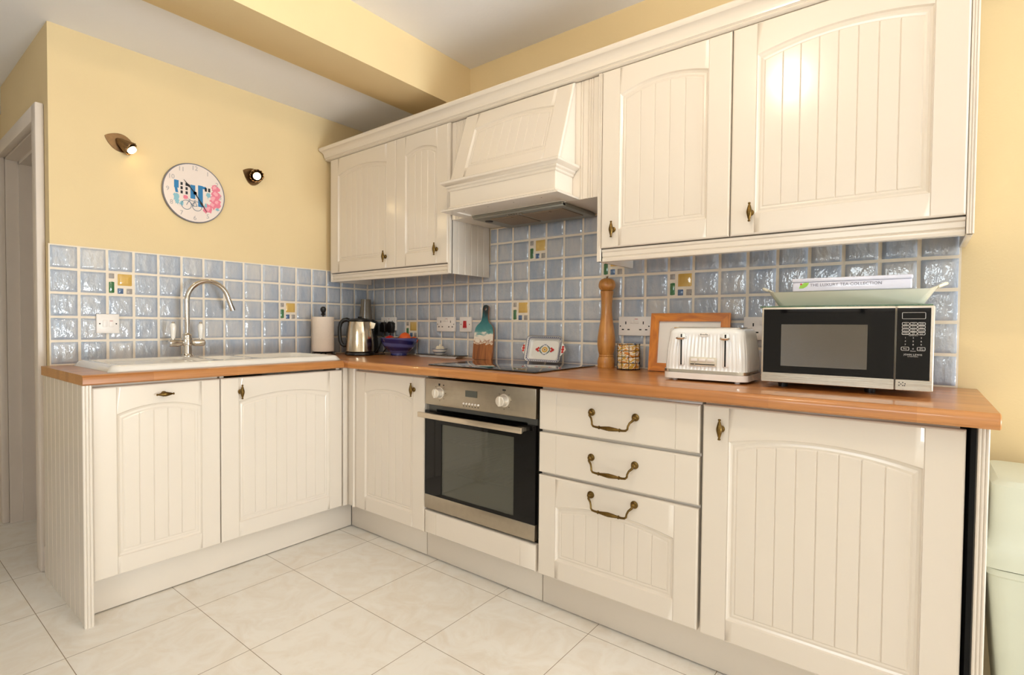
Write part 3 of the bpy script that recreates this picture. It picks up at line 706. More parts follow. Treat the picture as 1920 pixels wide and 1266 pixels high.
# ------------------------------------------------------------------ sink and tap
def sink():
    x0, x1, y0, y1 = .62, 5.3, -15.45, -5.75; nx, ny = 70, 130
    b = MB(U)
    def rr_(x, y, a0, a1, c0, c1, rad):      # signed distance inside a rounded rectangle (positive inside)
        cx, cy = (a0 + a1) / 2, (c0 + c1) / 2; qx = abs(x - cx) - ((a1 - a0) / 2 - rad); qy = abs(y - cy) - ((c1 - c0) / 2 - rad)
        return -(math.hypot(max(qx, 0), max(qy, 0)) + min(max(qx, qy), 0) - rad)
    def sm(t): t = min(1, max(0, t)); return t * t * (3 - 2 * t)
    def Z(x, y):
        z = .24 * math.sqrt(max(0, 1 - max(0, 1 - rr_(x, y, x0, x1, y0, y1, .35) / .25) ** 2))
        z -= 1.55 * sm(rr_(x, y, 1.75, 4.95, -9.6, -6.1, .5) / .35)
        z -= .75 * sm(rr_(x, y, 2.1, 4.7, -11.3, -9.9, .4) / .3)
        dn = rr_(x, y, 1.3, 4.95, -15.1, -11.6, .4); z -= .10 * sm(dn / .15)
        if dn > .3: z += .03 * max(0, cos((x - 1.3) * 2 * pi / .45)) * sm((dn - .3) / .3)
        return z
    G = []
    for j in range(ny + 1):
        row = []
        for i in range(nx + 1):
            s, t_ = i / nx, j / ny; s = .5 - .5 * cos(pi * s) if False else s
            # superellipse mapping keeps a rounded outline
            a, c_ = 2 * s - 1, 2 * t_ - 1
            X = (x0 + x1) / 2 + a * (x1 - x0) / 2; Y = (y0 + y1) / 2 + c_ * (y1 - y0) / 2
            rd = .38
            ex_, ey_ = max(0, abs(X - (x0 + x1) / 2) - ((x1 - x0) / 2 - rd)), max(0, abs(Y - (y0 + y1) / 2) - ((y1 - y0) / 2 - rd))
            if ex_ > 0 and ey_ > 0:
                m_ = max(ex_, ey_); h_ = math.hypot(ex_, ey_); k_ = m_ / h_
                X += math.copysign(ex_ * k_ - ex_, a); Y += math.copysign(ey_ * k_ - ey_, c_)
            row.append(b.v((X, Y, Z(X, Y))))
        G.append(row)
    for j in range(ny):
        for i in range(nx): b._f((G[j][i], G[j][i + 1], G[j + 1][i + 1], G[j + 1][i]))
    return b.obj('kitchen_sink', M_CERAM, loc=V(0, 0, .004), ang=80)
s_ = sink(); tag(s_, 'long white ceramic inset sink with drainer, under the window-side tap', 'sink')
s_['label'] = 'long white ceramic inset sink with a drainer and bowl'
b = MB(U); b.box(1.70, 1.78, -8.6, -7.9, -.12, -.04, bev=.02); q = b.obj('overflow_slot', M_DARK, s_)
T = thing('kitchen_tap', 'tall chrome swan-neck mixer tap with two white lever handles', 'tap', V(1.05, -11.26, .24), radians(90))
# local x -> world +y, local -y -> world +x
b = MB(U)
b.lathe([(.30, 0), (.30, .03), (.25, .06), (.20, .12), (.19, .5), (.23, .55), (.24, .75), (.22, .82), (.19, .95), (.2, 1.0), (.17, 1.05), (.13, 1.08)], 28)
b.obj('body', M_CHROME, T)
b = MB(U); pts = [(0, 0, 1.0), (0, 0, 2.6)]
R_ = .95
for k in range(0, 17):
    a = radians(180 - k * 10.3); pts.append((R_ + R_ * cos(a), 0, 2.6 + R_ * sin(a)))
dx, dz = pts[-1][0] - pts[-2][0], pts[-1][2] - pts[-2][2]; L_ = math.hypot(dx, dz)
pts.append((pts[-1][0] + dx / L_ * .55, 0, pts[-1][2] + dz / L_ * .55))
b.tube(pts, .115, 18)
b.tube([pts[-1], (pts[-1][0] + dx / L_ * .16, 0, pts[-1][2] + dz / L_ * .16)], .13, 18)
b.obj('spout', M_CHROME, T)
for s_ in (-1, 1):
    b = MB(U); b.lathe([(.09, .1), (.13, .25), (.17, .35), (.17, .72), (.14, .76), (0, .77)] if s_ > 0 else [(.09, -.1), (.13, -.25), (.17, -.35), (.17, -.72), (.14, -.76), (0, -.77)], 20, (0, 0, .62), 'x')
    v_ = b.obj('valve', M_CHROME, T)
    b = MB(U); b.lathe([(.07, .76), (.06, .84)], 12, (s_ * .6, 0, 0)); b.obj('collar', M_CHROME, v_); b = MB(U); b.lathe([(.055, 1.52), (.07, 1.55), (.05, 1.6), (0, 1.61)], 12, (s_ * .6, 0, 0)); b.obj('cap', M_CHROME, v_)
    b = MB(U); b.lathe([(.07, .82), (.085, .86), (.10, 1.0), (.125, 1.25), (.13, 1.4), (.10, 1.5), (.06, 1.53), (0, 1.53)], 18, (s_ * .6, 0, 0)); q = b.obj('lever', M_CERAM, v_); q['label'] = 'white ceramic lever'

# ------------------------------------------------------------------ electrics
def plate(name, label, loc, run, w, h, kind, group=None):
    t = thing(name, label, 'socket' if kind in ('double', 'used') else 'switch', loc, 0 if run == 'R' else radians(90), group)
    b = MB(U); b.box(-w / 2, w / 2, -.12, 0, -h / 2, h / 2, bev=.03); b.obj('faceplate', M_WHITE, t)
    b = MB(U)
    if kind == 'double':
        for s_ in (-1, 1):
            c_ = s_ * w * .27
            b = MB(U); b.box(c_ - .022, c_ + .022, -.123, -.118, .08, .2); b.obj('pin_slot', M_DARK, t)
            for k in (-1, 1): b = MB(U); b.box(c_ + k * .13 - .05, c_ + k * .13 + .05, -.123, -.118, -.17, -.12); b.obj('pin_slot', M_DARK, t)
            b = MB(U); b.disc((s_ * w * .44, -.122, 0), .03, 10); b.obj('screw', M_DARK, t)
        for s_ in (-1, 1):
            b = MB(U); b.box(s_ * .1 - .085, s_ * .1 + .085, -.15, -.115, .12, .32, bev=.015); rk = b.obj('rocker', M_WHITE, t)
        b = MB(U); b.box(.03, .16, -.156, -.15, .29, .31); b.obj('indicator', M_RED, t)
    elif kind == 'cooker':
        for s_ in (-1, 1): b = MB(U); b.disc((s_ * w * .36, -.122, 0), .03, 10); b.obj('screw', M_DARK, t)
        b = MB(U); b.prism([(-.11, -.19), (.11, -.19), (.08, .19), (-.08, .19)], 'y', -.19, -.12); b.obj('rocker', M_RED, t)['label'] = 'red cooker switch'
    elif kind == 'spur':
        for s_ in (-1, 1): b = MB(U); b.disc((s_ * w * .36, -.122, 0), .03, 10); b.obj('screw', M_DARK, t)
        b = MB(U); b.box(.05, .16, -.158, -.15, .11, .13); b.obj('indicator', M_RED, t)
        for x0, x1 in ((-.2, -.03), (.03, .2)): 
            b = MB(U); b.box(x0, x1, -.15, -.115, -.14, .15, bev=.015); b.obj('rocker', M_WHITE, t)
    return t
plate('fused_switch', 'white fused switch plate on the sink-wall tiles near the doorway', V(.06, -14.12, 1.73), 'L', .84, .84, 'spur')
plate('wall_socket', 'white double socket above the small tray', V(7.1, -.06, 1.82), 'R', 1.42, .82, 'double')
plate('cooker_switch', 'white wall switch with a red rocker beside the chopping board', V(8.57, -.06, 1.82), 'R', .84, .82, 'cooker')
plate('wall_socket', 'white double socket between the pepper mill and picture frame', V(18.25, -.06, 1.8), 'R', 1.46, .82, 'double')
plate('wall_socket', 'white double socket with two black plugs, behind the fruit bowl', V(2.2, -.06, 1.82), 'R', 1.42, .82, 'double')
ps = plate('wall_socket', 'white double socket half hidden between the toaster and microwave', V(23.3, -.06, 1.75), 'R', 1.46, .86, 'double')
for k, x in enumerate((1.95, 2.62)):
    t = thing('black_plug', ['black plug in the socket, nearer the kettle', 'black plug in the socket, nearer the yellow and green patterned tile'][k], 'plug', V(x, -.19, 1.62))
    b = MB(U); b.prism([(-.24, -.3), (.24, -.3), (.22, .12), (.12, .3), (-.12, .3), (-.22, .12)][::-1] if k == 0 else [(-.2, -.25), (-.12, -.36), (.12, -.36), (.2, -.25), (.25, .05), (.2, .27), (.08, .34), (-.08, .34), (-.2, .27), (-.25, .05)], 'y', -.28, .0)
    o = b.obj('plug_body', M_BLACK, t)
    bv = o.modifiers.new('b', 'BEVEL'); bv.width = .004; bv.segments = 3
    b = MB(U)
    if k == 0: pts = [(0, -.14, -.28), (0, -.2, -.5), (.0, -.3, -.9), (-.05, -.5, -1.3), (-.1, -.7, -1.54)]
    else: pts = [(0, -.14, -.3), (0, -.2, -.6), (.02, -.3, -.95), (0, -.5, -1.3), (-.05, -.7, -1.54)]
    b.tube(pts, [.07, .05, .04, .04, .04], 8); b.obj('cable', M_BLACK, t)
t = thing('white_plug', 'white plug with its flex in the socket beside the microwave', 'plug', V(23.62, -.19, 1.55))
b = MB(U); b.lathe([(.32, 0), (.33, -.2), (.28, -.42), (.15, -.5), (0, -.5)], 24, (0, 0, 0), 'y'); b.obj('plug_body', M_WHITE, t)
b = MB(U); b.tube([(0, -.2, -.25), (-.02, -.3, -.5), (-.1, -.3, -.9), (-.25, -.2, -1.3), (-.3, -.25, -1.5)], .045, 8); b.obj('cable', mat('grey flex', (120, 110, 100), .5), t)

# ------------------------------------------------------------------ wall lamps and clock
M_LAMPM = mat('bronze nickel lamp', (140, 112, 80), .34, 1., vary=(60, .2))
M_BULB = emit('warm bulb', (255, 214, 150), 22)
def wall_lamp(label, y, z, aim, cc, hl=.62, hu=.40, hd=.38, tilt=18):
    """leaf-shaped back plate with a fluted half-shell and a spot bulb; local x -> world y, local -y -> world x"""
    t = thing('wall_spotlight', label, 'wall light', V(.0, y, z), radians(90), None)
    b = MB(U); pts = []
    L0, L1 = -hl, hl
    n = 24
    up = [(L0 + (L1 - L0) * i / n, sin(pi * i / n) ** .8) for i in range(n + 1)]
    lo = [(x, -q * hd) for x, q in up[::-1][1:-1]]; up = [(x, q * hu) for x, q in up]
    b.prism(up + lo, 'y', -.06, 0); 
    pl = b.obj('back_plate', M_LAMPM, t); pl.rotation_euler = (0, radians(tilt), 0)
    d_ = Vector(aim).normalized(); c_ = Vector(cc); apex = Vector((-.16 if tilt > 10 else 0, -.05, .14))
    ax_ = (c_ + d_ * .1 - apex); s1 = ax_.cross(Vector((0, 0, 1))).normalized(); s2 = s1.cross(ax_).normalized()
    b = MB(U); nn, mm = 60, 8; G = []
    for j in range(mm + 1):
        f = j / mm; row = []
        for i in range(nn):
            a = 2 * pi * i / nn; rad = (.05 + (.25 if tilt > 10 else .30) * f ** .6) * (1 + .07 * f * cos(12 * a))
            q_ = apex + ax_ * f + s1 * (rad * cos(a)) + s2 * (rad * sin(a)); q_.y = min(q_.y, -.02); row.append(b.v(q_))
        G.append(row)
    for j in range(mm):
        for i in range(nn): b._f((G[j][i], G[j][(i + 1) % nn], G[j + 1][(i + 1) % nn], G[j + 1][i]))
    b._f(G[0])
    sh = b.obj('shade', M_LAMPM, t, ang=60); md = sh.modifiers.new('s', 'SOLIDIFY'); md.thickness = .0015
    d_ = Vector(aim).normalized(); c_ = Vector(cc)
    b = MB(U); b.tube([c_ - d_ * .2, c_ + d_ * .12], [.12, .2], 20); b.obj('lamp_holder', M_CHROME, t)
    b = MB(U); b.tube([c_ + d_ * .12, c_ + d_ * .2], [.19, .17], 24); b.obj('bulb', M_BULB, t)
    l = bpy.data.lights.new('wall_spotlight_glow', 'SPOT'); l.energy = 5; l.color = (1, .76, .42); l.spot_size = radians(120); l.spot_blend = .9; l.shadow_soft_size = .02
    lo_ = bpy.data.objects.new('spot_beam', l); C.objects.link(lo_); lo_.parent = t; lo_.location = (c_ + d_ * .24) * U
    lo_.rotation_euler = d_.to_track_quat('-Z', 'Y').to_euler()
wall_lamp('bronze leaf-shaped wall spotlight on the doorway side of the clock', -13.55, 9.72, (.45, -.5, -.75), (.24, -.38, -.2))
wall_lamp('bronze shell-shaped wall spotlight between the clock and the wall cupboards', -7.55, 9.72, (-.15, -.8, -.55), (-.04, -.42, -.14), .56, .26, .62, 8)
K = thing('wall_clock', 'round white wall clock painted with blue shutters, a bicycle and pink flowers', 'clock', V(.01, -10.52, 8.1), radians(90))
RC = 1.40
b = MB(U); b.lathe([(RC, 0), (RC, -.1), (RC - .02, -.12), (0, -.12)], 64, (0, 0, 0), 'y'); b.obj('face', mat('clock face', (240, 224, 212), .5), K)
b = MB(U); b.lathe([(RC + .02, 0), (RC + .035, -.06), (RC + .02, -.13), (RC - .025, -.125)], 64, (0, 0, 0), 'y', cap=False); b.obj('rim', mat('grey rim', (120, 116, 122), .4), K)
for n_ in range(1, 13):
    a = radians(90 - 30 * n_); text('numeral', str(n_), .30 * U, mat('numeral grey', (182, 172, 168), .6), K, (1.2 * cos(a) * U, -.125 * U, 1.2 * sin(a) * U), FRONT)
b = MB(U)
MBl, MBk, MPk, MCy, MDb = [plain_col(mat(n_, c_, .6), c_) for n_, c_ in (('paint blue', (44, 124, 176)), ('paint black', (38, 36, 40)), ('paint pink', (232, 128, 146)), ('paint pale teal', (140, 188, 200)), ('paint slate', (70, 96, 120)))]
MLp = plain_col(mat('paint light pink', (242, 170, 178), .6), (242, 170, 178))
_by = [-.1235]
def blot(cx, cz, rx, rz, mi, n=14, rough=.25, seed=0):
    _by[0] -= .0006; y = _by[0]
    rnd = random.Random(seed + cx * 9 + cz); vs = [b.v((cx + rx * cos(2 * pi * i / n) * (1 + rnd.uniform(-rough, rough)), y, cz + rz * sin(2 * pi * i / n) * (1 + rnd.uniform(-rough, rough)))) for i in range(n)]
    b._f(vs, mi)
def quad(x0, x1, z0, z1, mi, y=-.124, sk=0): b._f([b.v(p) for p in ((x0, y, z0), (x1, y, z0), (x1 + sk, y, z1), (x0 + sk, y, z1))], mi)
quad(-.92, -.72, .12, .48, 0); quad(-.86, -.74, -.1, .12, 0, sk=-.04); quad(-.2, .02, -.28, .38, 0); quad(.15, .37, -.62, .42, 0); quad(.37, .52, .28, .40, 0)
for i in range(2):
    for j in range(3): quad(-.64 + i * .22, -.54 + i * .22, .28 - j * .2, .42 - j * .2, 1)
quad(.46, .56, .18, .36, 1); quad(.62, .72, .18, .36, 1)
for q in ((.95, .42, .2, .18), (1.0, .1, .22, .22), (.9, -.15, .2, .24), (1.05, -.3, .16, .22), (.85, -.45, .18, .18), (.62, -.68, .24, .22)): blot(*q, 2, rough=.35); blot(q[0] - .03, q[1] + .04, q[2] * .5, q[3] * .5, 5, rough=.5)
for q in ((-.85, -.3, .12, .2), (-.8, -.52, .1, .12), (-.6, -.6, .07, .1), (.62, .0, .09, .14), (.5, -.5, .07, .1), (1.05, -.62, .09, .08)): blot(*q, 3, rough=.5)
blot(-.42, -.27, .12, .1, 2, seed=5)
b.obj('painted_scene', [MBl, MBk, MPk, MCy, MDb, MLp], K)
b = MB(U)
for cx in (-.38, .1): b.tube([(cx + .22 * cos(radians(a)), -.128, -.62 + .22 * sin(radians(a))) for a in range(0, 361, 20)], .011, 6, cap=False)
for a, c_ in (((-.38, -.62), (-.25, -.38)), ((-.25, -.38), (.0, -.4)), ((-.25, -.42), (-.08, -.64)), ((.0, -.4), (-.08, -.64)), ((-.08, -.64), (.1, -.62)), ((.0, -.4), (.1, -.62)), ((-.3, -.33), (-.2, -.35)), ((-.04, -.36), (.06, -.36))):
    b.tube([(a[0], -.128, a[1]), (c_[0], -.128, c_[1])], .011, 6)
b.obj('bicycle_drawing', MDb, K)
def hand(name, ang_, ln_, w1):
    b = MB(U); a = radians(ang_); dx_, dz_ = sin(a), cos(a); nx_, nz_ = dz_, -dx_
    L = [(-.12, .02), (0, .02), (ln_ * .45, .02), (ln_ * .55, w1), (ln_ * .68, .02), (ln_, .004)]
    pts = [(dx_ * s + nx_ * q, dz_ * s + nz_ * q) for s, q in L] + [(dx_ * s - nx_ * q, dz_ * s - nz_ * q) for s, q in L[::-1]]
    b.prism(pts, 'y', -.165, -.145); b.lathe([(0, -.18), (.07, -.18), (.07, -.13)], 16, (0, 0, 0), 'y'); b.obj(name, M_INK, K)
hand('hour_hand', -42, .75, .06); hand('minute_hand', 147, 1.0, .05)

# ------------------------------------------------------------------ things on the worktop (metres from here on unless scaled)
T0 = .003
t = thing('paper_towel_holder', 'black metal holder with a round finial carrying a white paper towel roll', 'towel holder', V(1.05, -4.0, T0))
b = MB()
b.lathe([(.006, .012), (.055, .012), (.058, .016), (.055, .02), (.006, .02)], 24)
for k in range(4):
    a = radians(45 + 90 * k); b.tube([(.045 * cos(a), .045 * sin(a), .014), (.062 * cos(a), .062 * sin(a), .01), (.072 * cos(a), .072 * sin(a), .003)], [.005, .005, .004], 8)
b.obj('stand_base', M_BLACK, t)
b = MB(); b.lathe([(.006, .018), (.006, .235), (.012, .24), (.015, .244), (.008, .25), (.012, .256), (.017, .268), (.016, .28), (.008, .288), (0, .289)], 18); b.obj('pole', M_BLACK, t)
tr = thing('paper_towel_roll', 'white roll of kitchen paper on the black holder', 'paper towel', V(1.05, -4.0, T0 + .0215 / U))
b = MB(); b.lathe([(.013, 0), (.060, 0), (.0625, .003), (.0625, .203), (.060, .206), (.013, .204)], 48)
b.obj('roll', mat('kitchen paper', (243, 226, 208), .9, bump=(220, .3, (1, 1, 1))), tr)
# kettle
K = thing('kettle', 'stainless steel electric kettle with a black handle', 'kettle', V(2.62, -2.62, T0), radians(0))
b = MB(); b.lathe([(.0, 0), (.084, 0), (.088, .006), (.086, .016), (.08, .02)], 40); b.obj('power_base', M_BLACK, K)
b = MB(); b.lathe([(.080, .021), (.083, .024), (.082, .06), (.078, .12), (.0725, .17), (.067, .200), (.06, .203)], 48); b.obj('body', mat('polished kettle steel', (206, 190, 166), .12, 1., bump=(3, .04, (30, 30, 1))), K)
b = MB(); b.lathe([(.062, .202), (.066, .205), (.064, .212), (.05, .218), (.02, .221), (0, .221)], 40); b.lathe([(.012, .221), (.014, .23), (0, .232)], 16); b.obj('lid', M_BLACK, K)
b = MB(); rv = Vector((rr.x, rr.y, 0)).normalized(); hx, hy = -rv.x, -rv.y      # handle side faces picture-left
def hp(o_, z): return (hx * o_, hy * o_, z)
b.tube([hp(.060, .205), hp(.078, .212), hp(.098, .208), hp(.115, .192), hp(.122, .165), hp(.122, .12), hp(.118, .085), hp(.108, .064), hp(.095, .056), hp(.08, .06)], [.012, .013, .013, .012, .011, .011, .011, .011, .011, .012], 12)
b.tube([hp(.066, .2), hp(.074, .14), hp(.080, .06)], [.007, .007, .007], 8)
b.obj('handle', M_BLACK, K)
b = MB(); b.prism([(0, 0), (.02, .0), (.03, .03), (0, .04)], 'y', -.012, .012); o = b.obj('spout', mat('kettle spout steel', (206, 190, 166), .12, 1.), K, (-hx * .066, -hy * .066, .16)); o.rotation_euler = (0, 0, math.atan2(-hy, -hx))
b = MB(); b.tube([(.06, .05, .006), (.076, .08, .004), (.06, .11, .004), (.074, .13, .004), (.05, .14, .004)], .003, 6); b.obj('cable', M_BLACK, K)
# blender behind kettle
B = thing('food_processor', 'black food processor with a smoky clear feed tube, behind the kettle', 'food processor', V(1.0, -.95, T0))
b = MB(); b.lathe([(.0, 0), (.078, 0), (.082, .01), (.08, .05), (.073, .10), (.073, .11), (0, .11)], 36); b.obj('motor_base', M_BLACK, B)
smk = mat('smoky clear plastic', (120, 104, 86), .12); smk.node_tree.nodes['Principled BSDF'].inputs['Transmission Weight'].default_value = .55; plain_col(smk, (150, 136, 118))
b = MB(); b.lathe([(.07, .11), (.076, .12), (.078, .19), (.07, .205), (.05, .215), (.0, .217)], 36); b.obj('bowl', M_BLACK, B)
b = MB(); b.lathe([(.042, .215), (.041, .25), (.037, .29), (.037, .295), (.034, .296), (.032, .345), (.0, .345)], 32); b.obj('feed_tube', smk, B)
b = MB(); b.tube([(.075, -.02, .20), (.1, -.03, .205), (.108, -.03, .18), (.106, -.03, .1), (.098, -.025, .06), (.078, -.02, .05)], .012, 10); b.obj('handle', M_BLACK, B)
# fruit bowl
def striped_blue():
    m = mat('swirled blue glaze', (52, 54, 120), .15, coat=.5); n = m.node_tree; b_ = n.nodes['Principled BSDF']
    for l in list(b_.inputs['Base Color'].links): n.links.remove(l)
    t_ = n.nodes.new('ShaderNodeTexCoord'); wv = n.nodes.new('ShaderNodeTexWave'); wv.bands_direction = 'Z'; wv.inputs['Scale'].default_value = 8; wv.inputs['Distortion'].default_value = 3.5; wv.inputs['Detail'].default_value = 1
    mp = n.nodes.new('ShaderNodeMapping'); mp.inputs['Scale'].default_value = (.4, .4, 1); mp.inputs['Rotation'].default_value = (.15, 0, 0); n.links.new(t_.outputs['Object'], mp.inputs[0]); n.links.new(mp.outputs[0], wv.inputs[0])
    rp = n.nodes.new('ShaderNodeValToRGB'); n.links.new(wv.outputs[0], rp.inputs[0]); rp.color_ramp.elements[0].color = lin((28, 30, 92)); rp.color_ramp.elements[1].color = lin((86, 92, 150)); rp.color_ramp.elements[0].position = .3; rp.color_ramp.elements[1].position = .8
    n.links.new(rp.outputs[0], b_.inputs['Base Color']); return m
FBW = V(4.45, -1.25, T0)
b = MB(); b.lathe([(0, .004), (.045, .0), (.05, .002), (.05, .014), (.056, .02), (.085, .045), (.103, .075), (.110, .104), (.107, .106), (.1, .077), (.082, .05), (.05, .026), (0, .022)], 48)
o = b.obj('fruit_bowl', striped_blue(), loc=FBW); tag(o, 'blue swirl-striped ceramic bowl holding fruit', 'bowl')
M_OR = mat('orange skin', (236, 98, 30), .4, bump=(240, .25, (1, 1, 1))); M_TO = mat('red skin', (196, 36, 28), .25); M_KI = mat('kiwi skin', (146, 96, 50), .8, bump=(300, .4, (1, 1, 1)))
for nm, lb, ct, dx_, dy_, z_, r_, sc_, m_, gp in (
        ('tomato', 'red tomato at the kettle side of the fruit bowl', 'tomato', -.055, -.025, .078, .033, .9, M_TO, None),
        ('kiwi_fruit', 'brown kiwi fruit in the middle of the fruit bowl, nearer the red tomato', 'kiwi', -.004, -.045, .078, .026, .8, M_KI, None),
        ('kiwi_fruit', 'brown kiwi fruit in the middle of the fruit bowl, nearer the oranges', 'kiwi', -.005, .02, .083, .028, .8, M_KI, None),
        ('orange', 'orange on top of the fruit bowl', 'orange', .045, .005, .093, .034, 1, M_OR, None),
        ('orange', 'smaller orange at the rim of the bowl beside the plugs and socket', 'orange', .055, .068, .080, .024, .9, M_OR, None)):
    b = MB(); b.ball((0, 0, 0), r_, 1.1, 1, sc_); 
    if nm != 'kiwi_fruit': b.lathe([(.003, r_ * sc_ * .97), (.004, r_ * sc_ * 1.03), (0, r_ * sc_ * 1.04)], 8)
    o = b.obj(nm, m_, loc=FBW + Vector((dx_, dy_, z_ + .011))); tag(o, lb, ct)
# little tray, saucer dish and garlic
TR = V(7.35, -.75, T0)
t = thing('serving_tray', 'long thin dark-topped rectangular tray on low feet', 'tray', TR)
b = MB(); b.box(-.165, .165, -.045, .045, .012, .016, bev=.001); b.obj('tray_top', mat('dark patterned tray', (46, 40, 28), .2, vary=(60, .5)), t)
b = MB(); b.prism([(-.145, .0), (.135, .0), (.155, .0118), (-.16, .0118)], 'y', -.03, .03); b.obj('tray_base', M_WHITE, t)
b = MB(); b.lathe([(0, .002), (.024, 0), (.026, .004), (.036, .012), (.043, .026), (.0445, .03), (.042, .03), (.034, .016), (0, .009)], 36)
o = b.obj('small_bowl', mat('white dish with blue rim', (236, 228, 218), .2), loc=TR + Vector((-.015, 0, .0165))); tag(o, 'small white bowl with a blue rim on the tray', 'bowl')
b = MB(); b.lathe([(.0443, .0285), (.0452, .0305), (.0425, .0315)], 36, cap=False); b.lathe([(.0362, .011), (.0385, .0145), (.0375, .013)], 36, cap=False); q = b.obj('rim', mat('blue rim', (70, 84, 120), .3), o)
b = MB()
for k in range(7):
    a = 2 * pi * k / 7; b.ball((.013 * cos(a), .013 * sin(a), .018), .017, .75, .75, 1.1, n=12)
b.lathe([(.012, .03), (.006, .038), (.003, .046), (0, .047)], 10); b.ball((.026, -.008, .01), .012, 1, .8, .9, n=12)
o = b.obj('garlic_bulb', mat('garlic skin', (240, 226, 200), .6, vary=(60, .08)), loc=TR + Vector((-.012, 0, .029))); tag(o, 'cream garlic bulb in the small white bowl', 'garlic')
# paddle board with resin
def resin():
    m = grain('acacia board', (176, 108, 52), (118, 64, 26), (60, 60, 5), .35, 1.); n = m.node_tree; b_ = n.nodes['Principled BSDF']; wood = b_.inputs['Base Color'].links[0].from_socket
    t_ = n.nodes.new('ShaderNodeTexCoord'); s_ = n.nodes.new('ShaderNodeSeparateXYZ'); n.links.new(t_.outputs['Object'], s_.inputs[0])
    nz = n.nodes.new('ShaderNodeTexNoise'); nz.inputs['Scale'].default_value = 16; nz.inputs['Detail'].default_value = 5; nz.inputs['Distortion'].default_value = 2; n.links.new(t_.outputs['Object'], nz.inputs[0])
    a = n.nodes.new('ShaderNodeMath'); a.operation = 'MULTIPLY_ADD'; a.inputs[1].default_value = .09; n.links.new(nz.outputs[0], a.inputs[0]); n.links.new(s_.outputs[2], a.inputs[2])
    rp = n.nodes.new('ShaderNodeValToRGB'); n.links.new(a.outputs[0], rp.inputs[0]); rp.color_ramp.interpolation = 'LINEAR'
    el = rp.color_ramp.elements; el[0].position = .128; el[0].color = lin((236, 222, 200)); el[1].position = .30; el[1].color = lin((10, 34, 40))
    for p_, c_ in ((.142, (170, 116, 84)), (.15, (238, 226, 208)), (.178, (240, 230, 214)), (.186, (108, 160, 156)), (.20, (70, 138, 138)), (.26, (38, 108, 114))): q = el.new(p_); q.color = lin(c_)
    k = n.nodes.new('ShaderNodeMath'); k.operation = 'GREATER_THAN'; k.inputs[1].default_value = .128; n.links.new(a.outputs[0], k.inputs[0])
    mx = n.nodes.new('ShaderNodeMix'); mx.data_type = 'RGBA'; n.links.new(k.outputs[0], mx.inputs[0]); n.links.new(wood, mx.inputs[6]); n.links.new(rp.outputs[0], mx.inputs[7]); n.links.new(mx.outputs[2], b_.inputs['Base Color']); return m
b = MB(); half = [(.052, 0), (.057, .006), (.058, .08), (.056, .14), (.052, .17), (.042, .186), (.028, .198), (.02, .212), (.0165, .235), (.0165, .262), (.0175, .272), (.0165, .285), (.011, .294), (0, .297)]
out = half + [(-x, z) for x, z in half[::-1][1:]]
hole = [(.0085 * cos(radians(a)), .274 + .0085 * sin(radians(a))) for a in range(0, 360, 24)]
A = [b.v((x, -.016, z)) for x, z in out]; B_ = [b.v((x, 0, z)) for x, z in out]
HA = [b.v((x, -.016, z)) for x, z in hole]; HB = [b.v((x, 0, z)) for x, z in hole]
for P_, Q_ in ((A, B_), (HA, HB)):
    for i in range(len(P_)): b._f((P_[i], P_[(i + 1) % len(P_)], Q_[(i + 1) % len(Q_)], Q_[i]), 1)
for P_, Q_ in ((A, HA), (B_, HB)):
    ed = [b.bm.edges.get((L[i], L[(i + 1) % len(L)])) for L in (P_, Q_) for i in range(len(L))]
    bmesh.ops.triangle_fill(b.bm, edges=ed, use_beauty=True)
M_BRD = resin()
o = b.obj('chopping_board', [M_BRD, grain('board edge', (176, 108, 52), (118, 64, 26), (60, 60, 5))], loc=V(10.22, -.62, T0), rot=(radians(-9), 0, radians(14)), ang=30); tag(o, 'paddle-shaped wooden board with teal and white resin, leaning on the tiles', 'chopping board')
# painted ceramic dish leaning
D = thing('ceramic_dish', 'white rectangular dish with painted flowers, standing on the hob against the tiles', 'dish', V(14.12, -.93, .075)); D.rotation_euler = (radians(-15), 0, radians(0)); D.scale = (1.2, 1, 1.02)
def rrect(w, h, r_, n=6):
    P_ = []
    for cx, cz, a0 in ((w - r_, h - r_, 0), (-w + r_, h - r_, 90), (-w + r_, -h + r_, 180), (w - r_, -h + r_, 270)):
        for k in range(n + 1): a = radians(a0 + 90 * k / n); P_.append((cx + r_ * cos(a), cz + r_ * sin(a)))
    return P_
b = MB(); hz = .062; rings = []
for w2, h2, y in ((.083, .062, -.022), (.086, .0645, -.0215), (.080, .059, -.015), (.066, .046, -.004), (.062, .043, -.002), (.066, .046, .002), (.082, .061, -.016)):
    L = rrect(w2, h2, .018); L = L if y < -.0205 else L
    rings.append([b.v((x, y, z + hz)) for x, z in L])
for P_, Q_ in zip(rings, rings[1:] + rings[:1]):
    for i in range(len(P_)): b._f((P_[i], P_[(i + 1) % len(P_)], Q_[(i + 1) % len(P_)], Q_[i]))
b._f(rings[4]); b._f(rings[5][::-1])
for s_ in (-1, 1): b.prism([(s_ * .083, .036), (s_ * .083, -.036), (s_ * .098, -.018), (s_ * .108, 0), (s_ * .098, .018)] if False else [(s_ * .083, hz + .036), (s_ * .097, hz + .018), (s_ * .106, hz), (s_ * .097, hz - .018), (s_ * .083, hz - .036)], 'y', -.022, -.016)
b.obj('dish_body', M_CERAM, D)
b = MB(); rnd = random.Random(3)
_dy = [0.]
def dot(x, z, r_, mi, y):
    _dy[0] += .00001; y -= _dy[0]; b.disc((x, y, z + hz), r_, 8, mi)
for k in range(13): a = 2 * pi * k / 13; dot(.0105 * cos(a), .0105 * sin(a), .0034, 1, -.0033)
dot(0, 0, .005, 1, -.0032)
dot(0, 0, .0025, 2, -.0036)
